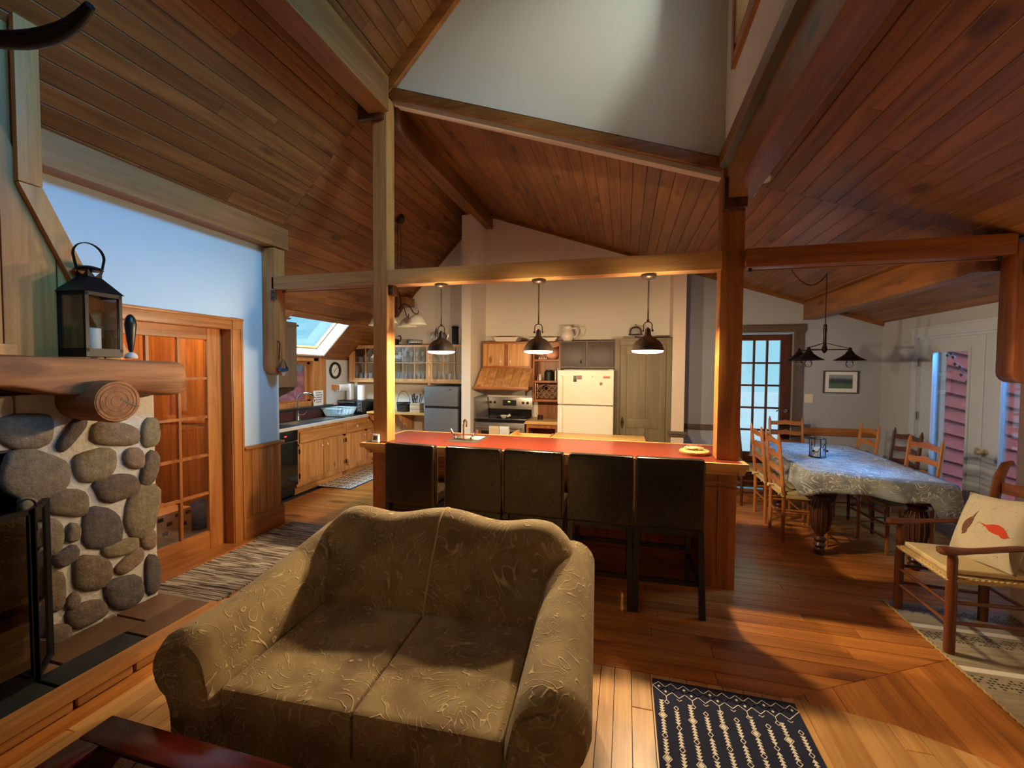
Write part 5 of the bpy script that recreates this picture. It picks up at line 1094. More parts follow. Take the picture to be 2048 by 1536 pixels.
mat('bird_red', lin((196, 62, 30)), .85, var=.1); mat('bird_brown', lin((110, 72, 48)), .85, var=.3, scale=30)
def bird(cx, cy, s, a, fl=1):
    P_ = [(-1.9, -.1), (-1.0, .12), (-.5, .42), (.1, .5), (.5, .45), (.75, .62), (1.05, .58), (1.2, .38), (1.4, .28), (1.15, .18), (.95, -.1), (.5, -.42), (0, -.52), (-.5, -.38), (-1.0, -.1)]
    return [(cx+s*(x*fl*math.cos(a)-y*math.sin(a)), cy+s*(x*fl*math.sin(a)+y*math.cos(a))) for x, y in P_]
onp(bird(-.09, .0, .058, -.15, -1), 'bird_print', 'bird_red'); onp(bird(.09, .0, .055, 1.15, 1), 'bird_print', 'bird_brown')
# ============================================================ KITCHEN
dw = thing('dishwasher', 'black dishwasher under the worktop at the near end of the sink cabinets', 'dishwasher', (-4.2, 4.2, 0))
obj('body', M().box(-4.55, -4.06, 3.99, 4.59, .10, .85), 'black', dw); obj('door', M().box(-4.065, -4.03, 4.0, 4.585, .15, .71), 'blackgloss', dw, bev=.004)
obj('control_panel', M().box(-4.065, -4.028, 4.0, 4.585, .72, .85), 'blackgloss', dw, bev=.005); obj('kick_plate', M().box(-4.10, -4.08, 4.0, 4.585, .02, .14), 'black', dw)
obj('display', M().box(-4.029, -4.0265, 4.36, 4.40, .785, .80), 'redled', dw); obj('handle_lip', M().box(-4.035, -4.02, 4.05, 4.54, .712, .722), 'darkgrey', dw)
def kn(parent, x, y, z, mt='knob', ax='x', r_=.017):
    s_ = 1
    pr_f = [(.006, 0), (.006, .012), (r_, .018), (r_*1.02, .026), (r_*.6, .033), (.001, .034)]
    m = M().lathe(pr_f, (0, 0, 0), 14, ax)
    if ax == 'y': m.xf(Matrix.Rotation(PI, 4, 'Z'))
    m.xf(Matrix.Translation((x, y, z))); return obj('knob', m, mt, parent, org=ORG[parent.name] if True else None, smooth=True)
def cabrun(name, label, y0, y1, doors, drawers, wd='cabinet'):
    t = thing(name, label, 'cabinet', (-4.3, (y0+y1)/2, 0))
    obj('carcass', M().box(-4.55, -4.075, y0, y1, .10, .855), wd+'_z', t); obj('toe_kick', M().box(-4.12, -4.10, y0, y1, 0, .10), wd+'_y', t)
    obj('face_frame', M().box(-4.075, -4.06, y0, y1, .82, .857).box(-4.075, -4.06, y0, y1, .63, .655).box(-4.075, -4.06, y0, y1, .10, .165).box(-4.075, -4.06, y0, y0+.04, .165, .82).box(-4.075, -4.06, y1-.03, y1, .165, .82), wd+'_z', t)
    for (a, b, side) in doors:
        d = obj('door', M().box(-4.062, -4.045, a, b, .17, .64), wd+'_z', t, bev=.005)
        kn(d, -4.045, b-.05 if side > 0 else a+.05, .575)
        for z in (.24, .56): obj('hinge', M().box(-4.06, -4.042, (a-.012 if side > 0 else b), (a if side > 0 else b+.012), z-.03, z+.03), 'blackmetal', d, org=ORG[d.name])
    for (a, b, k) in drawers:
        d = obj('drawer', M().box(-4.062, -4.045, a, b, .665, .81), wd+'_y', t, bev=.005)
        if k: kn(d, -4.045, (a+b)/2, .74)
    return t
cabrun('base_cabinet', 'pine sink base cabinet with two doors beside the dishwasher', 4.60, 5.565, [(4.645, 5.085, 1), (5.10, 5.53, -1)], [(4.65, 5.53, 0)])
cabrun('base_cabinet', 'pine base cabinet with knobbed drawer above a single door, next along', 5.565, 6.12, [(5.60, 6.09, 1)], [(5.60, 6.09, 1)])
cabrun('base_cabinet', 'pine base cabinet at the back corner behind tall post', 6.12, 6.58, [(6.15, 6.55, -1)], [(6.15, 6.55, 1)])
wt = thing('worktop', 'dark worktop with pale metal edge under the skylight', 'worktop', (-4.3, 5.2, .857))
KX0, KX1, KY0, KY1 = -4.46, -4.13, 4.62, 5.50
obj('slab', M().box(-4.55, KX0+.02, 3.75, 6.6, .857, .897).box(KX1-.02, -4.035, 3.75, 6.6, .857, .897).box(KX0+.02, KX1-.02, 3.75, KY0+.02, .857, .897).box(KX0+.02, KX1-.02, KY1-.02, 6.6, .857, .897), 'worktop_dark', wt)
obj('edging', M().box(-4.035, -4.02, 3.75, 6.6, .857, .899), 'white_paint', wt, bev=.003)
obj('backsplash', M().box(-4.55, -4.53, 3.75, 6.6, .897, 1.045), 'maroon', wt)
sink('kitchen_sink', 'double bowl steel sink beneath the kitchen window', KX0, KX1, KY0, KY1, .897, [(KX0+.05, KX1-.03, KY0+.03, 5.03), (KX0+.05, KX1-.03, 5.08, KY1-.03)])
kf = thing('kitchen_faucet', 'tall chrome arched kitchen faucet behind the double sink', 'faucet', (-4.44, 5.06, .903))
obj('base', M().lathe([(.03, .903), (.03, .915), (.022, .925), (.020, .99), (.016, 1.0)], (-4.44, 5.06, 0), 16), 'chrome', kf, smooth=True, sharp=50)
obj('spout', M().tube([(-4.44, 5.06, .99), (-4.44, 5.06, 1.20)]+[(-4.34-.10*math.cos(PI*i/12), 5.06+.05*(1-math.cos(PI*i/12)), 1.20+.085*math.sin(PI*i/12)) for i in range(1, 13)]+[(-4.235, 5.165, 1.16)], [.012]*13+[.013, .017], 10), 'chrome', kf, smooth=True)
obj('lever', M().tube([(-4.42, 5.06, .985), (-4.38, 5.10, .985), (-4.35, 5.13, 1.03)], .008, 8), 'chrome', kf, smooth=True)
sb = thing('soap_bottle', 'clear pump bottle of pale soap at the near end of the sink', 'bottle', (-4.43, 4.70, .899))
obj('bottle', M().lathe([(.001, .899), (.034, .90), (.036, .91), (.036, 1.03), (.03, 1.05), (.012, 1.062), (.012, 1.075)], (-4.50, 4.72, 0), 16), 'white_plastic', sb, smooth=True)
obj('pump', M().lathe([(.014, 1.075), (.014, 1.085), (.004, 1.09), (.004, 1.11)], (-4.50, 4.72, 0), 10).box(-4.51, -4.46, 4.714, 4.726, 1.108, 1.118), 'white_plastic', sb, smooth=True)
dr = thing('dish_rack', 'pale blue plastic dish rack on black mat beside the sink', 'rack', (-4.3, 5.78, .905))
dm = M(); x0, x1, y0, y1, z0, z1 = -4.44, -4.15, 5.62, 5.93, .912, 1.02
def rim4(m, x0, x1, y0, y1, z, w, h): return m.box(x0-w, x1+w, y0-w, y0, z, z+h).box(x0-w, x1+w, y1, y1+w, z, z+h).box(x0-w, x0, y0, y1, z, z+h).box(x1, x1+w, y0, y1, z, z+h)
rim4(dm, x0-.02, x1+.02, y0-.02, y1+.02, z1-.004, .018, .012)
b0 = [(x0+.02, y0+.02), (x1-.02, y0+.02), (x1-.02, y1-.02), (x0+.02, y1-.02)]; b1 = [(x0-.02, y0-.02), (x1+.02, y0-.02), (x1+.02, y1+.02), (x0-.02, y1+.02)]
def L3(i, s, t): p = Vector((*b0[i], z0)).lerp(Vector((*b0[(i+1) % 4], z0)), s); q = Vector((*b1[i], z1)).lerp(Vector((*b1[(i+1) % 4], z1)), s); return p.lerp(q, t)
for i in range(4):
    dm.bar(L3(i, 0, .12), L3(i, 1, .12), .006, .02)
    for k in range(13): dm.bar(L3(i, k/12, 0), L3(i, k/12, 1), .006, (.016 if k % 3 else .03) if i == 1 else .034)
dm.box(x0+.02, x1-.02, y0+.02, y1-.02, z0, z0+.006)
obj('basket', dm, 'rack_blue', dr); obj('drain_mat', M().box(-4.51, -4.06, 5.56, 6.02, .898, .906), 'black', dr, bev=.003)
tc_ = thing('tall_cabinet', 'dark taupe wall cabinet with curved side bracket left of the window', 'cabinet', (-4.4, 4.3, 1.1))
Y0c, Y1c, XR = 4.00, 4.585, -4.03
top = lambda x: min(2.21, zl(x)-.012)
obj('carcass', M().prism([(-4.55, 1.42), (XR, 1.42), (XR, 2.21), (-4.14, 2.19), (-4.55, 1.76)], 'y', Y0c+.012, Y1c), 'taupe_z', tc_)
obj('side_panel', M().prism([(-4.55, 1.42), (XR, 1.42), (XR, 2.21), (-4.14, 2.19), (-4.55, 1.76)], 'y', Y0c, Y0c+.012), 'taupe_z', tc_)
obj('cornice', M().box(-4.2, XR+.02, Y0c-.02, Y1c+.02, 2.16, 2.185), 'taupe_y', tc_, bev=.004)
obj('light_rail', M().box(-4.55, XR+.012, Y0c-.015, Y1c, 1.40, 1.425), 'taupe_y', tc_, bev=.004)
br_ = [(-4.55, 1.40), (-4.05, 1.40), (-4.06, 1.365), (-4.11, 1.345), (-4.15, 1.335), (-4.16, 1.31), (-4.19, 1.31), (-4.27, 1.28), (-4.33, 1.23), (-4.37, 1.15), (-4.38, 1.03), (-4.38, .95), (-4.55, .95)]
obj('bracket', M().prism(br_, 'y', Y0c, Y0c+.025), 'taupe_z', tc_, bev=.003)
obj('bracket', M().prism(br_, 'y', Y1c-.025, Y1c), 'taupe_z', tc_)
one('wooden_bowl', 'wide dark wooden bowl stacked on top of the taupe cabinet', 'bowl', M().lathe([(.03, 2.255), (.05, 2.257), (.09, 2.29), (.115, 2.335), (.118, 2.34), (.105, 2.335), (.08, 2.30), (.001, 2.265)], (-4.05, 4.40, 0), 26), 'log_x', smooth=True)
one('serving_tray', 'flat grey tray lying under the wooden bowl on taupe cabinet', 'tray', M().lathe([(.001, 2.232), (.08, 2.234), (.10, 2.250), (.098, 2.253), (.08, 2.242), (.001, 2.24)], (-4.07, 4.40, 0), 26), 'graysteel', smooth=True)
one('straw_basket', 'small brown basket under the tray on taupe cabinet', 'basket', M().lathe([(.05, 2.211), (.065, 2.213), (.07, 2.23), (.065, 2.232), (.001, 2.231)], (-4.10, 4.40, 0), 20), 'log_z', smooth=True)
# clock on its panel, towel bar, paper
ck = thing('wall_clock', 'round dark rimmed clock on a square white panel by the window', 'clock', (-4.54, 5.98, 1.6))
obj('panel', M().box(-4.55, -4.54, 5.79, 6.17, 1.43, 1.755), 'white_paint', ck, bev=.002)
obj('rim', M().tube([(-4.525, 5.985+.118*math.cos(PI*i/18), 1.60+.118*math.sin(PI*i/18)) for i in range(36)], .02, 8, closed=True), 'black', ck, smooth=True)
fa_ = obj('face', M().lathe([(.001, 0), (.112, 0), (.112, .006), (.001, .006)], (-4.54, 5.985, 1.60), 30, 'x'), 'paper', ck)
for k in range(12): a = k*PI/6; obj('hour_mark', M().box(-4.534, -4.532, -.004, .004, .088, .10).xf(Matrix.Translation((0, 5.985, 1.60)) @ Matrix.Rotation(a, 4, 'X')), 'black', fa_, org=tuple(ck.location))
obj('hand', M().box(-4.531, -4.529, -.003, .003, -.01, .075).xf(Matrix.Translation((0, 5.985, 1.60)) @ Matrix.Rotation(-.9, 4, 'X')), 'black', fa_, org=tuple(ck.location))
obj('hand', M().box(-4.531, -4.529, -.004, .004, -.01, .05).xf(Matrix.Translation((0, 5.985, 1.60)) @ Matrix.Rotation(-3.6, 4, 'X')), 'black', fa_, org=tuple(ck.location))
pt_ = thing('paper_towel', 'paper towel roll on a horizontal wooden wall holder under the clock', 'paper towel', (-4.5, 6.1, 1.32))
obj('bracket', M().box(-4.55, -4.42, 5.92, 5.945, 1.29, 1.37), 'honey_x', pt_, bev=.008); obj('roll', M().lathe([(.012, 5.95), (.055, 5.95), (.055, 6.2), (.012, 6.2)], (-4.46, 0, 1.32), 20, 'y', caps=False).xf(Matrix.Identity(4)), 'paper', pt_, smooth=True, sharp=50)
sg = thing('propped_sign', 'small white lettered board leaning on the window sill', 'sign', (-4.47, 5.5, 1.08))
obj('board', M().box(-4.475, -4.465, 5.42, 5.62, 1.076, 1.30), 'paper', sg); lt = M(); rn = random.Random(9)
for i in range(5):
    y = 5.46
    while y < 5.58: w = rn.uniform(.01, .03); lt.box(-4.4645, -4.464, y, y+w, 1.26-i*.035, 1.275-i*.035); y += w+.008
q = obj('lettering', lt, 'darkgrey', sg); q['kind'] = 'stuff'
# toaster oven with things on it
to = thing('toaster_oven', 'black toaster oven on the worktop in the corner under glass cabinets', 'oven', (-4.3, 6.32, .899))
obj('body', M().box(-4.52, -4.06, 6.04, 6.46, .915, 1.12), 'black', to, bev=.012); obj('door', M().box(-4.50, -4.17, 6.025, 6.042, .94, 1.10), 'blackgloss', to, bev=.004)
obj('handle', M().box(-4.48, -4.19, 6.0, 6.012, 1.085, 1.10), 'steel', to); obj('control_panel', M().box(-4.16, -4.07, 6.03, 6.042, .94, 1.11), 'darkgrey', to)
for z in (.97, 1.02, 1.07): obj('dial', M().lathe([(.016, 0), (.014, -.014), (.001, -.015)], (-4.115, 6.03, z), 12, 'y'), 'graysteel', to)
for x in (-4.46, -4.12): obj('foot', M().box(x-.015, x+.015, 6.06, 6.44, .898, .916), 'black', to)
def roll(name, label, x, y, z, r_, h, mt='paper'): return one(name, label, 'paper towel', M().lathe([(.012, z), (r_, z), (r_, z+h), (.012, z+h), (.012, z+h-.01)], (x, y, 0), 20), mt, smooth=True, sharp=50)
roll('paper_towel', 'upright paper towel roll with rounded side standing on toaster oven', -4.22, 6.24, 1.121, .062, .24)
bx_ = one('paper_carton', 'tall narrow white carton standing on toaster oven by the roll', 'box', M().box(-4.46, -4.375, 6.18, 6.26, 1.121, 1.38), 'white_plastic', bev=.004)
bt_ = one('spray_bottle', 'slim pale bottle standing behind the white carton', 'bottle', M().lathe([(.001, 1.121), (.026, 1.121), (.028, 1.15), (.028, 1.56), (.022, 1.60), (.01, 1.62), (.010, 1.65), (.001, 1.652)], (-4.40, 6.35, 0), 14), 'white_plastic', smooth=True)
cf = thing('coffee_maker', 'small black coffee maker with grey carafe right of toaster oven', 'coffee maker', (-3.98, 6.35, .899))
obj('body', M().box(-4.05, -3.93, 6.30, 6.45, .899, 1.09), 'black', cf, bev=.01)
obj('carafe', M().lathe([(.03, .91), (.045, .94), (.04, 1.0), (.03, 1.02)], (-3.98, 6.25, 0), 16), 'glass_dark', cf, smooth=True)
# wall shelf with basket and utensil box
sh = thing('wall_shelf', 'pale wooden shelf with scalloped bracket beside the small fridge', 'shelf', (-3.5, 6.35, .9))
obj('board', M().box(-4.02, -2.99, 6.08, 6.6, .915, .945), 'maple_x', sh, bev=.006)
for x in (-3.46, -4.0): obj('bracket', M().prism([(6.12, .915), (6.12, .87), (6.16, .845), (6.18, .80), (6.25, .78), (6.27, .72), (6.32, .74), (6.38, .66), (6.6, .62), (6.6, .915)], 'x', x-.012, x+.012), 'cabinet_z', sh, bev=.003)
wk = thing('wire_basket', 'black wire basket with tall arched handle on the pale shelf', 'basket', (-3.46, 6.3, .946))
wm = M()
for z, r_ in ((.95, .10), (1.0, .105), (1.05, .11), (1.085, .113)): wm.tube([(-3.47+r_*math.cos(PI*i/12), 6.28+r_*.8*math.sin(PI*i/12), z) for i in range(24)], .005 if z < 1.08 else .008, 5, closed=True)
for k in range(20): a = PI*k/10; wm.tube([(-3.47+.10*math.cos(a), 6.28+.08*math.sin(a), .948), (-3.47+.113*math.cos(a), 6.28+.09*math.sin(a), 1.085)], .004, 4)
obj('basket', wm, 'blackmetal', wk); obj('liner', M().lathe([(.001, .95), (.092, .95), (.104, 1.06)], (-3.47, 6.28, 0), 20, caps=False), 'wicker_black', wk)
obj('handle', M().tube([(-3.47+.112*math.cos(PI*i/14), 6.28, 1.085+.19*math.sin(PI*i/14)) for i in range(15)], .004, 6), 'blackmetal', wk)
ub = thing('utensil_box', 'striped wooden box crowded with dark utensils beside the small fridge', 'box', (-3.18, 6.25, .946))
obj('box', M().box(-3.30, -3.13, 6.17, 6.32, .946, 1.09), 'twotone', ub, bev=.003)
rn = random.Random(5)
for k in range(12):
    x, y = -3.215+rn.uniform(-.06, .06), 6.245+rn.uniform(-.05, .05); tx = x+rn.uniform(-.06, .06); zt_ = rn.uniform(1.15, 1.24)
    obj('utensil', M().tube([(x, y, 1.0), (tx, y, zt_-.03), (tx*1+.0, y, zt_)], [.005, .008, .014], 6), rn.choice(['blackmetal', 'steel', 'copper', 'blue_cloth', 'darkwood_z']), ub, smooth=True)
# small fridge
sf = thing('small_fridge', 'small two door grey steel fridge against the white pier', 'fridge', (-2.7, 6.3, 0))
obj('body', M().box(-2.965, -2.40, 6.06, 6.56, .02, 1.375), 'black', sf, bev=.006)
obj('door', M().box(-2.965, -2.42, 6.0, 6.055, 1.075, 1.37), 'graysteel', sf, bev=.008); obj('door', M().box(-2.965, -2.42, 6.0, 6.055, .05, 1.04), 'graysteel', sf, bev=.008)
obj('handle_recess', M().box(-2.96, -2.425, 6.01, 6.05, 1.04, 1.075), 'black', sf); obj('badge', M().box(-2.56, -2.52, 5.998, 6.0, 1.32, 1.335), 'chrome', sf)
for x in (-2.9, -2.45): obj('foot', M().box(x-.02, x+.02, 6.1, 6.5, 0, .02), 'black', sf)
# glass-front wall cabinets
gc = thing('glass_cabinet', 'long wall cabinet with gridded glass doors above the pale shelf', 'cabinet', (-3.4, 6.45, 1.43))
Zc0, Zc1 = 1.44, 2.02
roofcut = lambda x: zl(x)-.012
obj('carcass', M().prism([(-4.47, Zc0), (-2.36, Zc0), (-2.36, Zc0+.02), (-4.47, Zc0+.02)], 'y', 6.30, 6.6).prism([(-4.29, Zc1-.02), (-2.36, Zc1-.02), (-2.36, Zc1), (-4.29, Zc1)], 'y', 6.30, 6.6).prism([(-4.47, Zc0), (-4.455, Zc0), (-4.455, roofcut(-4.47)), (-4.47, roofcut(-4.47))], 'y', 6.28, 6.6), 'cabinet_x', gc)
obj('shelf', M().box(-4.45, -2.37, 6.33, 6.585, 1.725, 1.74), 'cabinet_x', gc)
obj('filler', M().prism([(-4.47, Zc0), (-4.40, Zc0), (-4.40, roofcut(-4.40)), (-4.47, roofcut(-4.47))], 'y', 6.265, 6.285), 'cabinet_z', gc)
for (a, b) in ((-4.395, -3.715), (-3.71, -3.03), (-2.99, -2.36)):
    dd = obj('door', M().box(a, a+.035, 6.265, 6.285, Zc0, min(Zc1, roofcut(a))).box(b-.035, b, 6.265, 6.285, Zc0, Zc1).box(a+.035, b-.035, 6.265, 6.285, Zc0, Zc0+.035).prism([(max(a+.035, -4.34), Zc1-.035-(.03 if a < -4 else 0)), (b-.035, Zc1-.035), (b-.035, Zc1), (-4.29 if a < -4 else a+.035, Zc1)], 'y', 6.265, 6.285), 'cabinet_z', gc)
    for i in (1, 2): u_ = a+.035+(b-a-.07)*i/3; obj('muntin', M().box(u_-.006, u_+.006, 6.268, 6.282, Zc0+.035, Zc1-.035 if u_ > -4.25 else roofcut(u_)), 'cabinet_z', dd, org=ORG[dd.name])
    obj('muntin', M().box(a+.035, b-.035, 6.268, 6.282, 1.725, 1.737), 'cabinet_x', dd, org=ORG[dd.name])
    for i in range(3):
        for j in range(2):
            x_ = a+.035+(b-a-.07)*i/3; zt_ = 1.73 if j == 0 else (Zc1-.035 if x_ > -4.3 else roofcut(x_+.02)-.02)
            obj('pane', M().box(x_, x_+(b-a-.07)/3, 6.274, 6.276, Zc0+.035 if j == 0 else 1.73, zt_), 'glass', dd, org=ORG[dd.name])
    kn(dd, b-.018 if a < -3.2 else a+.018, 6.265, 1.73, 'china', 'y', .012)
obj('light_rail', M().box(-4.47, -2.36, 6.262, 6.28, Zc0-.03, Zc0).box(-3.03, -2.99, 6.26, 6.30, Zc0-.06, Zc1), 'cabinet_x', gc, bev=.003)
rn = random.Random(3); gm = mesh('tumbler', M().lathe([(.001, 0), (.026, 0), (.032, .10), (.029, .10), (.023, .008), (.001, .008)], n=12), 'glassware', smooth=True)
cm = mesh('coffee_mug', M().lathe([(.001, 0), (.034, 0), (.04, .02), (.04, .085), (.036, .085), (.034, .01), (.001, .01)], n=14), 'china', smooth=True)
fm = mesh('wine_glass', M().lathe([(.03, 0), (.028, .003), (.004, .01), (.004, .08), (.02, .09), (.034, .12), (.032, .17)], n=12), 'glassware', smooth=True)
for k in range(16):
    o = tag(obj('tumbler', gm, None, org=(-3.62+k*.037+(0 if k < 16 else .1), 6.38+.07*(k % 2), 1.46)), 'clear tumbler on the bottom shelf of the glass-door cabinet', 'glass', 'tumblers in the glass cabinet')
for k in range(6): tag(obj('coffee_mug', cm, None, org=(-4.33+k*.105, 6.40, 1.741)), 'white mug on the upper shelf behind the skylit cabinet glass', 'mug', 'mugs in the glass cabinet')
for k in range(12): tag(obj('wine_glass', fm, None, org=(-3.60+k*.052 if k < 10 else -2.9+(k-10)*.08, 6.40+.06*(k % 2), 1.741)), 'stemmed glass on the upper shelf of the glass-door cabinet', 'glass', 'stemmed glasses in the cabinet')
for k in range(5): tag(obj('tumbler', gm, None, org=(-4.33+k*.09, 6.40, 1.46)), 'clear tumbler at the skylight end of the cabinet bottom shelf', 'glass', 'tumblers at the skylight end')
for k in range(5): tag(obj('tumbler', gm, None, org=(-2.90+k*.09, 6.40, 1.46)), 'clear tumbler behind the cabinet door next to the pier', 'glass', 'tumblers next to the pier')
# on top of the glass cabinets
bw = thing('patterned_bowl', 'black bowl with white scribbled band on top of glass cabinet', 'bowl', (-3.33, 6.42, 2.02))
obj('bowl', M().lathe([(.06, 2.021), (.09, 2.023), (.115, 2.055), (.12, 2.10), (.114, 2.10), (.10, 2.06), (.001, 2.03)], (-3.33, 6.42, 0), 22), 'black', bw, smooth=True)
obj('band', M().lathe([(.1165, 2.05), (.121, 2.06), (.1225, 2.085), (.121, 2.09)], (-3.33, 6.42, 0), 22, caps=False), 'china', bw, smooth=True)
bk2 = M()
for k in range(14): a = PI+PI*k/14; bk2.tube([(-3.33+.123*math.cos(a), 6.42+.123*math.sin(a), 2.06), (-3.33+.124*math.cos(a+.1), 6.42+.124*math.sin(a+.1), 2.086)], .005, 4)
obj('scribbles', bk2, 'black', bw)
one('black_handled_pot', 'dark pot handle showing beside tall post on glass cabinet', 'pot', M().lathe([(.001, 2.021), (.07, 2.022), (.075, 2.12), (.07, 2.125), (.001, 2.125)], (-3.72, 6.44, 0), 18).tube([(-3.66, 6.42, 2.07), (-3.60, 6.41, 2.09), (-3.585, 6.41, 2.14), (-3.60, 6.41, 2.18), (-3.65, 6.42, 2.17)], .009, 6), 'blackmetal', smooth=True)
tp_ = thing('steel_thermos', 'slim steel shaker with looped handle on glass cabinet', 'shaker', (-2.97, 6.42, 2.02))
obj('body', M().lathe([(.001, 2.021), (.032, 2.021), (.034, 2.03), (.034, 2.20), (.022, 2.24), (.018, 2.26), (.008, 2.275), (.012, 2.285), (.001, 2.295)], (-2.96, 6.42, 0), 16), 'steel', tp_, smooth=True)
obj('handle', M().tube([(-2.992, 6.41, 2.21), (-3.03, 6.40, 2.20), (-3.035, 6.40, 2.10), (-2.99, 6.41, 2.06)], .006, 6), 'steel', tp_, smooth=True)
kt = thing('steel_coffee_pot', 'steel coffee pot with long spout beside the shaker on glass cabinet', 'pot', (-2.82, 6.42, 2.02))
obj('body', M().lathe([(.001, 2.021), (.05, 2.021), (.052, 2.03), (.038, 2.16), (.034, 2.18), (.02, 2.20), (.008, 2.21), (.012, 2.225), (.001, 2.235)], (-2.82, 6.42, 0), 18), 'steel', kt, smooth=True)
obj('spout', M().tube([(-2.785, 6.41, 2.06), (-2.76, 6.40, 2.13), (-2.735, 6.40, 2.20)], [.012, .008, .006], 8), 'steel', kt, smooth=True); obj('handle', M().tube([(-2.858, 6.42, 2.15), (-2.89, 6.41, 2.14), (-2.89, 6.41, 2.07), (-2.868, 6.42, 2.05)], .006, 6), 'steel', kt, smooth=True)
one('black_canister', 'square black canister on glass cabinet near the pier', 'canister', M().box(-2.675, -2.595, 6.38, 6.46, 2.0215, 2.315).box(-2.685, -2.585, 6.37, 6.47, 2.29, 2.30), 'black', bev=.004)
fg = thing('cow_figurine', 'black and white spotted figurine against the pier on glass cabinet', 'figurine', (-2.50, 6.42, 2.02))
obj('body', M().lathe([(.001, 2.021), (.04, 2.021), (.045, 2.06), (.038, 2.13), (.03, 2.17), (.03, 2.20), (.034, 2.24), (.025, 2.28), (.001, 2.295)], (-2.50, 6.42, 0), 16), 'cowspots', fg, smooth=True)
obj('hat', M().lathe([(.045, 2.275), (.02, 2.285), (.018, 2.31), (.001, 2.315)], (-2.50, 6.42, 0), 14), 'bronze', fg, smooth=True)
# kitchen chandelier with opal shades
kc = thing('kitchen_chandelier', 'wrought iron chandelier with white opal glass shades behind tall post', 'chandelier', (-2.88, 5.03, 2.2))
zt2 = zl(-2.83)-.0
obj('canopy', M().lathe([(.001, -.05), (.05, -.045), (.062, -.02), (.065, 0)], n=18).xf(Matrix.Translation((-2.83, 5.03, zt2)) @ Matrix.Rotation(-math.atan(1.04), 4, 'Y')), 'bronze', kc, smooth=True)
cn = M()
for i in range(26):
    z = zt2-.06-i*.037
    if z < 2.62: break
    cn.tube([(-2.86+(.007*math.cos(a*PI/4) if i % 2 == 0 else 0), 5.03+(.007*math.cos(a*PI/4) if i % 2 else 0), z+.02*math.sin(a*PI/4)) for a in range(8)], .0022, 4, closed=True)
obj('chain', cn, 'bronze', kc); obj('cord', M().tube([tuple(p) for p in bez((-2.82, 5.02, zt2-.05), (-2.78, 5.0, 3.2), (-2.80, 5.02, 2.9), (-2.86, 5.03, 2.62), 10)], .003, 5), 'bronze', kc)
for i in range(5): obj('cage_rod', M().tube([(-2.86+.045*math.cos(i*1.257)*k, 5.03+.045*math.sin(i*1.257)*k, z) for k, z in ((.3, 2.63), (1, 2.55), (1.1, 2.47), (.4, 2.38))], .005, 6), 'bronze', kc, smooth=True)
obj('finial', M().lathe([(.001, 2.30), (.02, 2.33), (.055, 2.385), (.058, 2.395), (.02, 2.40)], (-2.86, 5.03, 0), 16), 'bronze', kc, smooth=True)
for k in range(4):
    a = .0+k*PI/2; dx, dy = math.cos(a), math.sin(a); r_ = .27; cx, cy = -2.86, 5.03
    pts = [(cx+dx*.03, cy+dy*.03, 2.42), (cx+dx*.10, cy+dy*.10, 2.475), (cx+dx*.17, cy+dy*.17, 2.44), (cx+dx*.22, cy+dy*.22, 2.36), (cx+dx*.265, cy+dy*.265, 2.335), (cx+dx*.295, cy+dy*.295, 2.355), (cx+dx*.29, cy+dy*.29, 2.385)]
    ar = obj('arm', M().tube(pts, .0065, 6), 'bronze', kc, smooth=True)
    obj('shade', M().lathe([(.016, 2.335), (.04, 2.325), (.075, 2.30), (.10, 2.265), (.115, 2.225), (.135, 2.20)], (cx+dx*r_, cy+dy*r_, 0), 24, caps=False), 'opal', ar, org=tuple(kc.location), smooth=True, solid=.004)
# stove
sv = thing('stove', 'steel range with black glass cooktop and towels on its handle', 'stove', (-1.76, 6.3, 0)); SX = (-2.14, -1.385)
obj('body', M().box(SX[0], SX[1], 6.02, 6.56, .05, .885), 'black', sv); obj('cooktop', M().box(SX[0]-.005, SX[1]+.005, 5.985, 6.50, .885, .912), 'blackgloss', sv, bev=.006)
obj('oven_door', M().box(SX[0]+.005, SX[1]-.005, 5.985, 6.02, .24, .86), 'steel', sv, bev=.006); obj('oven_window', M().box(SX[0]+.10, SX[1]-.10, 5.981, 5.986, .40, .74), 'blackgloss', sv)
obj('handle', M().tube([(SX[0]+.04, 5.94, .80), (SX[1]-.04, 5.94, .80)], .012, 8).box(SX[0]+.05, SX[0]+.07, 5.94, 5.99, .79, .81).box(SX[1]-.07, SX[1]-.05, 5.94, 5.99, .79, .81), 'steel', sv, smooth=True)
obj('drawer', M().box(SX[0]+.005, SX[1]-.005, 5.99, 6.02, .06, .225), 'steel', sv, bev=.006)
bg_ = obj('back_guard', M().box(SX[0]+.0, SX[1], 6.50, 6.56, .91, 1.20), 'steel', sv, bev=.008)
obj('back_glass', M().box(SX[0]+.01, SX[1]-.01, 6.492, 6.50, .915, 1.02), 'blackgloss', bg_, org=ORG[bg_.name])
obj('display', M().box(-1.86, -1.64, 6.494, 6.50, 1.07, 1.16), 'black', bg_, org=ORG[bg_.name]); obj('clock_digits', M().box(-1.775, -1.76, 6.492, 6.494, 1.125, 1.14).box(-1.755, -1.74, 6.492, 6.494, 1.125, 1.14), 'greenled', bg_, org=ORG[bg_.name])
for x in (-2.06, -1.99, -1.53, -1.46): obj('knob', M().lathe([(.022, 6.50), (.02, 6.48), (.001, 6.478)], (x, 0, 1.12), 14, 'y'), 'black', bg_, org=ORG[bg_.name], smooth=True)
for (x, y, r_) in ((-1.96, 6.13, .10), (-1.96, 6.36, .08), (-1.57, 6.13, .09), (-1.57, 6.36, .1)): obj('burner_ring', M().tube([(x+r_*math.cos(PI*i/14), y+r_*math.sin(PI*i/14), .912) for i in range(28)], .0015, 4, closed=True), 'graysteel', sv)
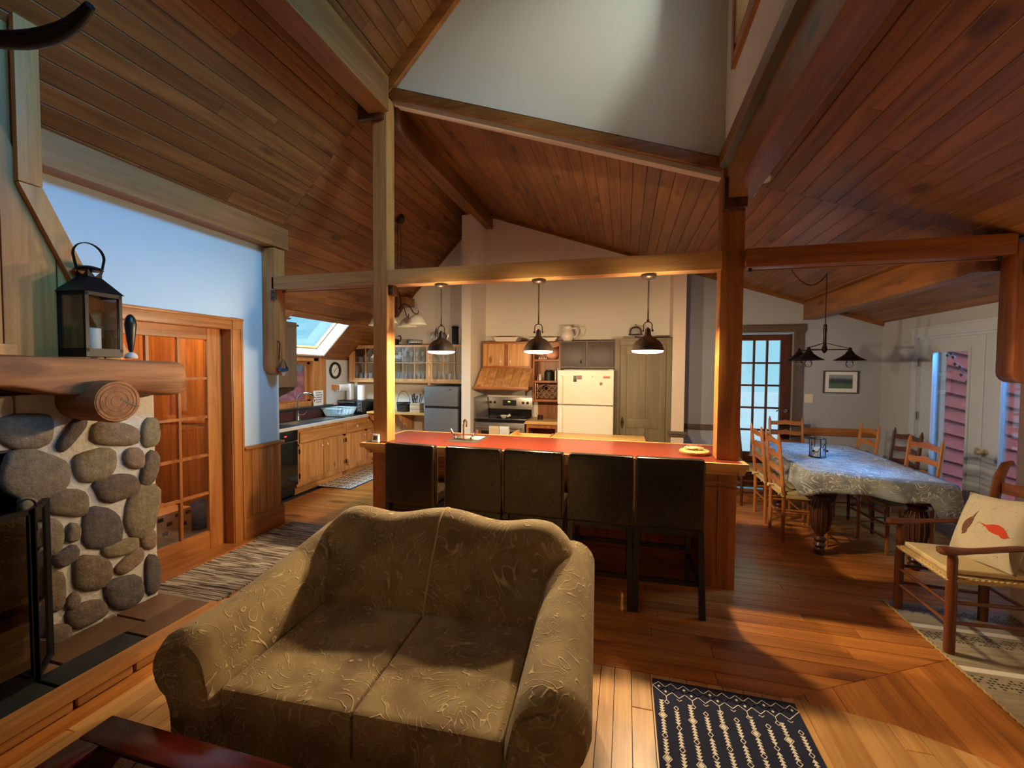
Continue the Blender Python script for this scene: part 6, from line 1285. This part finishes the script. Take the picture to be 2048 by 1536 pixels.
for x in (-2.08, -1.45): obj('foot', M().box(x-.02, x+.02, 6.05, 6.5, 0, .05), 'black', sv)
def towel(name, label, x0, x1, mt, zb=.50):
    m = M().grid(lambda a, b: (x0+(x1-x0)*a, 5.922-.006*math.sin(a*9)*b, .812-(.812-zb)*b), 8, 8); m.grid(lambda a, b: (x0+(x1-x0)*a, 5.922+.036*b, .812+.006*math.sin(PI*b)), 8, 4); m.grid(lambda a, b: (x0+(x1-x0)*a, 5.958+.003*math.sin(a*8), .812-.22*b), 8, 4)
    return one(name, label, 'towel', m, mt, smooth=True, solid=.004)
towel('dish_towel', 'plain tan towel hanging on the oven handle', -1.90, -1.745, 'towel_tan'); towel('dish_towel', 'white printed towel hanging on the oven handle beside tan one', -1.74, -1.60, 'towel_print')
ss = one('splash_tray', 'grey metal sheet pan leaning upright against the pier by the stove', 'pan', M().add([(-2.15, 6.02, .913), (-2.09, 6.46, .913), (-2.125, 6.48, 1.25), (-2.175, 6.04, 1.22), (-2.14, 6.02, .913), (-2.08, 6.46, .913), (-2.115, 6.48, 1.25), (-2.165, 6.04, 1.22)], [(0, 1, 2, 3), (4, 7, 6, 5), (0, 3, 7, 4), (1, 5, 6, 2), (3, 2, 6, 7), (0, 4, 5, 1)]), 'graysteel')
sr = thing('spoon_rest', 'white bird shaped spoon rest on the black cooktop', 'spoon rest', (-1.72, 6.14, .912))
obj('bowl', M().lathe([(.02, .913), (.035, .918), (.06, .955), (.056, .957), (.03, .925), (.001, .922)], (-1.74, 6.14, 0), 18), 'china', sr, smooth=True); obj('head', M().ball((-1.66, 6.16, .955), .022).tube([(-1.69, 6.15, .935), (-1.66, 6.16, .955)], .014, 8), 'china', sr, smooth=True)
hc = thing('hood_cabinet', 'pine wall cabinet with slanted range hood above the stove', 'cabinet', (-1.75, 6.4, 1.35))
obj('carcass', M().box(-2.11, -1.35, 6.25, 6.6, 1.66, 2.05), 'cabinet_z', hc)
obj('face_frame', M().box(-2.11, -1.35, 6.232, 6.25, 1.655, 1.70).box(-2.11, -1.35, 6.232, 6.25, 2.01, 2.055).box(-2.11, -2.075, 6.232, 6.25, 1.70, 2.01).box(-1.385, -1.35, 6.232, 6.25, 1.70, 2.01).box(-1.755, -1.715, 6.232, 6.25, 1.70, 2.01), 'barwood_x', hc, bev=.002)
for (a, b, s_) in ((-2.09, -1.765, 1), (-1.705, -1.37, -1)):
    d = obj('door', M().box(a, b, 6.214, 6.232, 1.69, 2.02), 'cabinet_z', hc, bev=.006); kn(d, b-.045 if s_ > 0 else a+.045, 6.214, 1.76, 'china', 'y', .016)
for i in range(6): x = -2.11+i*.1267; obj('plank', M().prism([(6.232, 1.655), (6.25, 1.655), (5.98, 1.385), (5.93, 1.385)], 'x', x+.0015, x+.125), 'cabinet_z', hc, bev=.002, seg=1, org=(x, 6.1, 1.5))
obj('hood_side', M().prism([(6.24, 1.655), (5.935, 1.385), (6.6, 1.385), (6.6, 1.655)], 'x', -2.125, -2.11), 'cabinet_z', hc); obj('hood_side', M().prism([(6.24, 1.655), (5.935, 1.385), (6.6, 1.385), (6.6, 1.655)], 'x', -1.35, -1.335), 'cabinet_z', hc)
obj('hood_edge', M().box(-2.14, -1.32, 5.90, 5.945, 1.345, 1.39), 'barwood_x', hc, bev=.005); obj('hood_soffit', M().box(-2.12, -1.34, 5.945, 6.6, 1.37, 1.385), 'darkgrey', hc)
one('platter', 'long white rectangular platter on top of the pine hood cabinet', 'platter', M().prism([(-1.91, 2.058), (-1.61, 2.058), (-1.57, 2.115), (-1.56, 2.125), (-1.98, 2.125), (-1.95, 2.115)], 'y', 6.28, 6.5), 'china')
one('dark_platter', 'dark platter standing just behind the white rectangular platter', 'platter', M().prism([(-1.70, 2.056), (-1.56, 2.056), (-1.46, 2.10), (-1.56, 2.13)], 'y', 6.51, 6.53), 'bronze')
one('serving_dish', 'shallow pale dish on top of the open shelves', 'dish', M().prism([(-1.33, 2.058), (-1.02, 2.058), (-.985, 2.105), (-.975, 2.115), (-1.42, 2.115), (-1.38, 2.105)], 'y', 6.30, 6.45), 'china')
# open hutch
hu = thing('open_hutch', 'open pine shelf unit with wine lattice between stove and fridge', 'shelf', (-1.14, 6.4, 0))
obj('side', M().box(-1.335, -1.31, 6.26, 6.6, 1.15, 2.05).box(-.945, -.92, 6.26, 6.6, 1.15, 2.05), 'barwood_z', hu, bev=.002)
for z in (1.18, 1.46, 1.775): obj('shelf', M().box(-1.33, -.925, 6.25, 6.6, z-.016, z+.016), 'barwood_x', hu, bev=.003)
vp = [(-1.31, 2.05)]+[(-1.31+.365*i/16, 1.985-.022*abs(math.sin(i/16*PI*2))-(.02 if i in (8,) else 0)) for i in range(17)]+[(-.945, 2.05)]
obj('valance', M().prism(vp, 'y', 6.25, 6.265), 'barwood_x', hu); obj('back', M().box(-1.31, -.945, 6.58, 6.6, .90, 2.05), 'barwood_z', hu); obj('top', M().box(-1.34, -.915, 6.25, 6.6, 2.04, 2.056), 'barwood_x', hu)
obj('counter', M().box(-1.40, -.915, 6.0, 6.6, .855, .90), 'maple_x', hu, bev=.008)
obj('base', M().box(-1.375, -1.345, 6.04, 6.58, 0, .855).box(-.955, -.925, 6.04, 6.58, 0, .855).box(-1.345, -.955, 6.04, 6.06, .80, .855).box(-1.345, -.955, 6.56, 6.58, 0, .855).box(-1.345, -.955, 6.06, 6.56, .10, .12), 'barwood_z', hu)
wl_ = M()
for j in range(2):
    for k in (-1, 1):
        wl_.tube([(-1.30+.335*i/20, 6.30, 1.265+j*.095+k*.034*math.cos(i/20*PI*4)) for i in range(21)], .0042, 5)
rk = thing('wine_rack', 'wavy wire wine rack on the lower open shelf', 'rack', (-1.13, 6.35, 1.2))
obj('lattice', wl_, 'brass', rk); w3 = M()
for j in range(2):
    for k in (-1, 1): w3.tube([(-1.30+.335*i/20, 6.48, 1.265+j*.095+k*.034*math.cos(i/20*PI*4)) for i in range(21)], .0042, 5)
obj('lattice', w3, 'brass', rk); obj('end_loop', M().tube([(-1.30, 6.30, 1.197), (-1.30, 6.30, 1.44), (-1.30, 6.48, 1.44), (-1.30, 6.48, 1.197)], .004, 5).tube([(-.965, 6.30, 1.197), (-.965, 6.30, 1.44), (-.965, 6.48, 1.44), (-.965, 6.48, 1.197)], .004, 5), 'brass', rk)
one('wine_bottle', 'dark wine bottle lying in the wavy wire rack', 'bottle', M().lathe([(.001, 6.28), (.014, 6.28), (.014, 6.34), (.036, 6.38), (.037, 6.55), (.001, 6.552)], (-1.18, 0, 1.365), 16, 'y'), 'blackgloss', smooth=True)
pl_ = thing('display_plate', 'large decorated plate standing on the top open shelf', 'plate', (-1.12, 6.5, 1.80))
obj('plate', M().lathe([(.001, 0), (.07, .002), (.11, -.012), (.108, -.018), (.06, -.006), (.001, -.008)], (0, 0, 0), 28, 'y').xf(Matrix.Translation((-1.07, 6.48, 1.905)) @ Matrix.Rotation(.12, 4, 'X')), 'copper', pl_, smooth=True)
sn = thing('salt_shaker', 'small white word-shaped ornament on the top open shelf', 'ornament', (-1.18, 6.3, 1.79))
for k, w_ in enumerate((.014, .009, .009, .009, .009)): obj('letter', M().lathe([(.001, 1.793), (w_, 1.793), (w_, 1.81+.006*(k % 2)), (.001, 1.83-.004*k)], (-1.24+k*.026, 6.29, 0), 10), 'china', sn, smooth=True)
for k, (x, h, r_, mt_, lab) in enumerate(((-1.27, .07, .012, 'copper', 'thin copper coloured jar at the edge of middle open shelf'), (-1.235, .095, .019, 'china', 'white cylinder jar on the middle open shelf'), (-1.12, .16, .07, 'green_dark', 'large dark green jar at the back of the middle open shelf'), (-1.0, .15, .013, 'brass', 'slim brass pepper mill on the middle open shelf'))):
    one('jar', lab, 'jar', M().lathe([(.001, 1.477), (r_, 1.477), (r_*1.02, 1.477+h*.8), (r_*.7, 1.477+h*.92), (r_*.7, 1.477+h), (.001, 1.477+h)], (x, 6.32 if r_ < .05 else 6.45, 0), 14), mt_, smooth=True)
for k, (c_, lab) in enumerate((('rack_blue', 'pale blue book standing at the fridge end of the open shelf'), ('green_dark', 'dark green book beside the pale blue one'))):
    one('book', lab, 'book', M().box(-.972-k*.018, -.957-k*.018, 6.30, 6.44, 1.477, 1.66), c_, bev=.002)
one('candle_jar', 'small dark jar with steel lid on the hutch counter', 'jar', M().lathe([(.001, .901), (.04, .901), (.041, .95), (.042, .955), (.042, .968), (.001, .97)], (-1.21, 6.25, 0), 18), 'bronze', smooth=True, sharp=50)
# fridge
fr_ = thing('fridge', 'cream two door fridge with magnets between hutch and brown cupboard door', 'fridge', (-.54, 6.2, 0))
obj('body', M().box(-.905, -.15, 5.99, 6.55, .02, 1.625), 'cream', fr_, bev=.006)
d1_ = obj('door', M().box(-.905, -.15, 5.92, 5.985, 1.165, 1.635), 'cream', fr_, bev=.014, seg=3); d2_ = obj('door', M().box(-.905, -.15, 5.92, 5.985, .06, 1.15), 'cream', fr_, bev=.014, seg=3)
obj('handle', M().prism([(5.92, 1.56), (5.892, 1.55), (5.882, 1.50), (5.882, 1.22), (5.90, 1.18), (5.92, 1.175)], 'x', -.865, -.835), 'cream', d1_, org=ORG[d1_.name], bev=.005)
obj('handle', M().prism([(5.92, 1.14), (5.90, 1.135), (5.882, 1.10), (5.882, .72), (5.892, .68), (5.92, .67)], 'x', -.865, -.835), 'cream', d2_, org=ORG[d2_.name], bev=.005)
obj('hinge_cover', M().box(-.22, -.16, 5.95, 6.03, 1.635, 1.65), 'cream', fr_, bev=.004); obj('badge', M().lathe([(.001, 0), (.012, -.001), (.01, -.003), (.001, -.003)], (-.44, 5.92, 1.545), 12, 'y'), 'chrome', d1_, org=ORG[d1_.name])
for x in (-.85, -.2): obj('foot', M().box(x-.02, x+.02, 6.0, 6.5, 0, .02), 'black', fr_)
for (x0, x1, z0, z1, mt_, lab) in ((-.69, -.645, 1.475, 1.56, 'black', 'tall black magnet on the fridge top door'), (-.64, -.575, 1.51, 1.565, 'magnet', 'small pale pictured magnet beside the tall black one'), (-.29, -.20, 1.53, 1.56, 'copper', 'wide brown striped magnet at the hinge side of fridge door'), (-.335, -.30, 1.435, 1.475, 'magnet', 'round mixed magnet under the wide brown one')):
    one('fridge_magnet', lab, 'magnet', M().box(x0, x1, 5.914, 5.9195, z0, z1), mt_, bev=.002)
oc = thing('over_fridge_cabinet', 'dark taupe two door cupboard above the cream fridge', 'cabinet', (-.54, 6.4, 1.66))
obj('carcass', M().box(-.915, -.15, 6.23, 6.6, 1.66, 2.055), 'taupe_z', oc)
for (a, b) in ((-.905, -.555), (-.525, -.165)): d = obj('door', M().box(a, b, 6.21, 6.23, 1.69, 2.035), 'dktaupe_z', oc, bev=.005); obj('panel', M().box(a+.04, b-.04, 6.206, 6.212, 1.73, 1.995), 'dktaupe_z', d, org=ORG[d.name], bev=.004)
obj('knob', M().lathe([(.006, 1.73), (.012, 1.74), (.007, 1.765), (.003, 1.785)], (-.62, 6.19, 0), 12), 'chrome', oc, smooth=True)
pj = thing('pitcher', 'round white pitcher with looped handle on the dark cupboard', 'pitcher', (-.81, 6.4, 2.056))
obj('body', M().lathe([(.001, 2.056), (.06, 2.058), (.092, 2.10), (.098, 2.14), (.084, 2.185), (.06, 2.215), (.055, 2.245), (.068, 2.272), (.062, 2.272), (.045, 2.245), (.001, 2.22)], (-.83, 6.34, 0), 24), 'china', pj, smooth=True)
obj('handle', M().tube([(-.775, 6.33, 2.245), (-.71, 6.33, 2.25), (-.68, 6.33, 2.20), (-.695, 6.33, 2.14), (-.745, 6.33, 2.11)], .010, 8), 'china', pj, smooth=True)
# pantry with panelled door
pn = thing('pantry_cupboard', 'tall khaki panelled pantry door with dark backplate beside fridge', 'cupboard', (.22, 6.3, 0))
obj('carcass', M().box(-.145, .595, 6.12, 6.6, 0, 2.055), 'khaki_z', pn)
obj('face_frame', M().box(-.145, -.075, 6.10, 6.12, 0, 2.06).box(.53, .597, 6.10, 6.12, 0, 2.06).box(-.075, .53, 6.10, 6.12, 1.99, 2.06), 'khaki_z', pn, bev=.003); obj('cornice', M().box(-.15, .597, 6.08, 6.12, 2.05, 2.075), 'khaki_x', pn, bev=.004)
dd = obj('door', M().box(-.07, .525, 6.106, 6.12, .02, 1.985), 'khaki_z', pn, bev=.002)
for b in ((-.07, .015, .02, 1.985), (.44, .525, .02, 1.985), (.19, .265, .22, .85), (.19, .265, .98, 1.86), (.015, .44, 1.86, 1.985), (.015, .44, .85, .98), (.015, .44, .02, .22)): obj('stile', M().box(b[0], b[1], 6.092, 6.108, b[2], b[3]), 'khaki_z', dd, org=ORG[dd.name], bev=.003)
obj('backplate', M().lathe([(.001, 0), (.02, -.002), (.02, -.005), (.001, -.006)], (0, 0, 0), 16, 'y').xf(Matrix.Diagonal((1, 1, 4.2, 1))).xf(Matrix.Translation((-.035, 6.092, .92))), 'bronze', dd, org=ORG[dd.name]); kn(dd, -.035, 6.088, .93, 'bronze', 'y', .014)
cs = thing('cake_stand', 'glass domed cake stand on top of the khaki pantry', 'cake stand', (.13, 6.38, 2.078))
obj('foot', M().lathe([(.05, 2.078), (.048, 2.082), (.01, 2.09), (.01, 2.12), (.03, 2.13), (.10, 2.138), (.105, 2.145), (.001, 2.14)], (.13, 6.38, 0), 24), 'glass_thin', cs, smooth=True)
obj('dome', M().lathe([(.092, 2.145), (.09, 2.20), (.078, 2.235), (.04, 2.258), (.012, 2.265), (.008, 2.28), (.014, 2.29), (.001, 2.30)], (.13, 6.38, 0), 24, caps=False), 'glass_thin', cs, smooth=True)
one('steel_platter', 'shallow steel platter at the wall end on top of the pantry', 'platter', M().lathe([(.001, 2.08), (.10, 2.082), (.16, 2.10), (.155, 2.103), (.10, 2.088), (.001, 2.086)], (.41, 6.38, 0), 28).xf(Matrix.Identity(4)), 'steel', smooth=True)
# hanging blue glass ornament on the half post
hg = thing('hanging_ornament', 'clear and blue glass ornament hanging on the pale half post', 'ornament', (-3.40, 3.57, 1.6))
obj('hook', M().tube([(-3.334, 3.53, 1.90), (-3.31, 3.53, 1.90), (-3.30, 3.53, 1.88), (-3.31, 3.53, 1.72)], .004, 5), 'blackmetal', hg)
cn = M()
for i in range(6): cn.tube([(-3.29+(.008*math.cos(a*PI/4) if i % 2 else 0), 3.54+(.008*math.cos(a*PI/4) if i % 2 == 0 else 0), 1.87-i*.028+.018*math.sin(a*PI/4)) for a in range(8)], .002, 4, closed=True)
obj('chain', cn, 'chrome', hg); obj('glass', M().lathe([(.006, 1.73), (.012, 1.715), (.035, 1.66), (.05, 1.63)], (-3.28, 3.55, 0), 16, caps=False), 'glass_thin', hg, smooth=True)
obj('blue_dish', M().lathe([(.02, 1.60), (.045, 1.61), (.055, 1.635), (.05, 1.636), (.001, 1.63)], (-3.28, 3.55, 0), 18), 'bluewater', hg, smooth=True); obj('tip', M().lathe([(.001, 1.555), (.012, 1.565), (.018, 1.60)], (-3.28, 3.55, 0), 12), 'glassware', hg, smooth=True)
# in the entry room
cbx = thing('cardboard_box', 'low cardboard box with dark printed blocks seen through pine door', 'box', (-4.35, 3.12, .004))
obj('box', M().box(-4.55, -4.15, 2.92, 3.28, .004, .26), 'cardboard', cbx, bev=.003)
bl = M()
for k, (y, z) in enumerate(((2.96, .2), (3.04, .14), (3.12, .2), (3.18, .1), (3.0, .06), (3.22, .2))): bl.box(-4.149, -4.147, y, y+.05, z, z+.035)
obj('printed_blocks', bl, 'black', cbx)
one('blue_bag', 'blue cloth bag on the floor seen through the lowest door panes', 'bag', M().lathe([(.08, .004), (.13, .02), (.135, .12), (.10, .22), (.05, .27), (.02, .29)], (-4.22, 3.42, 0), 16), 'blue_cloth', smooth=True)
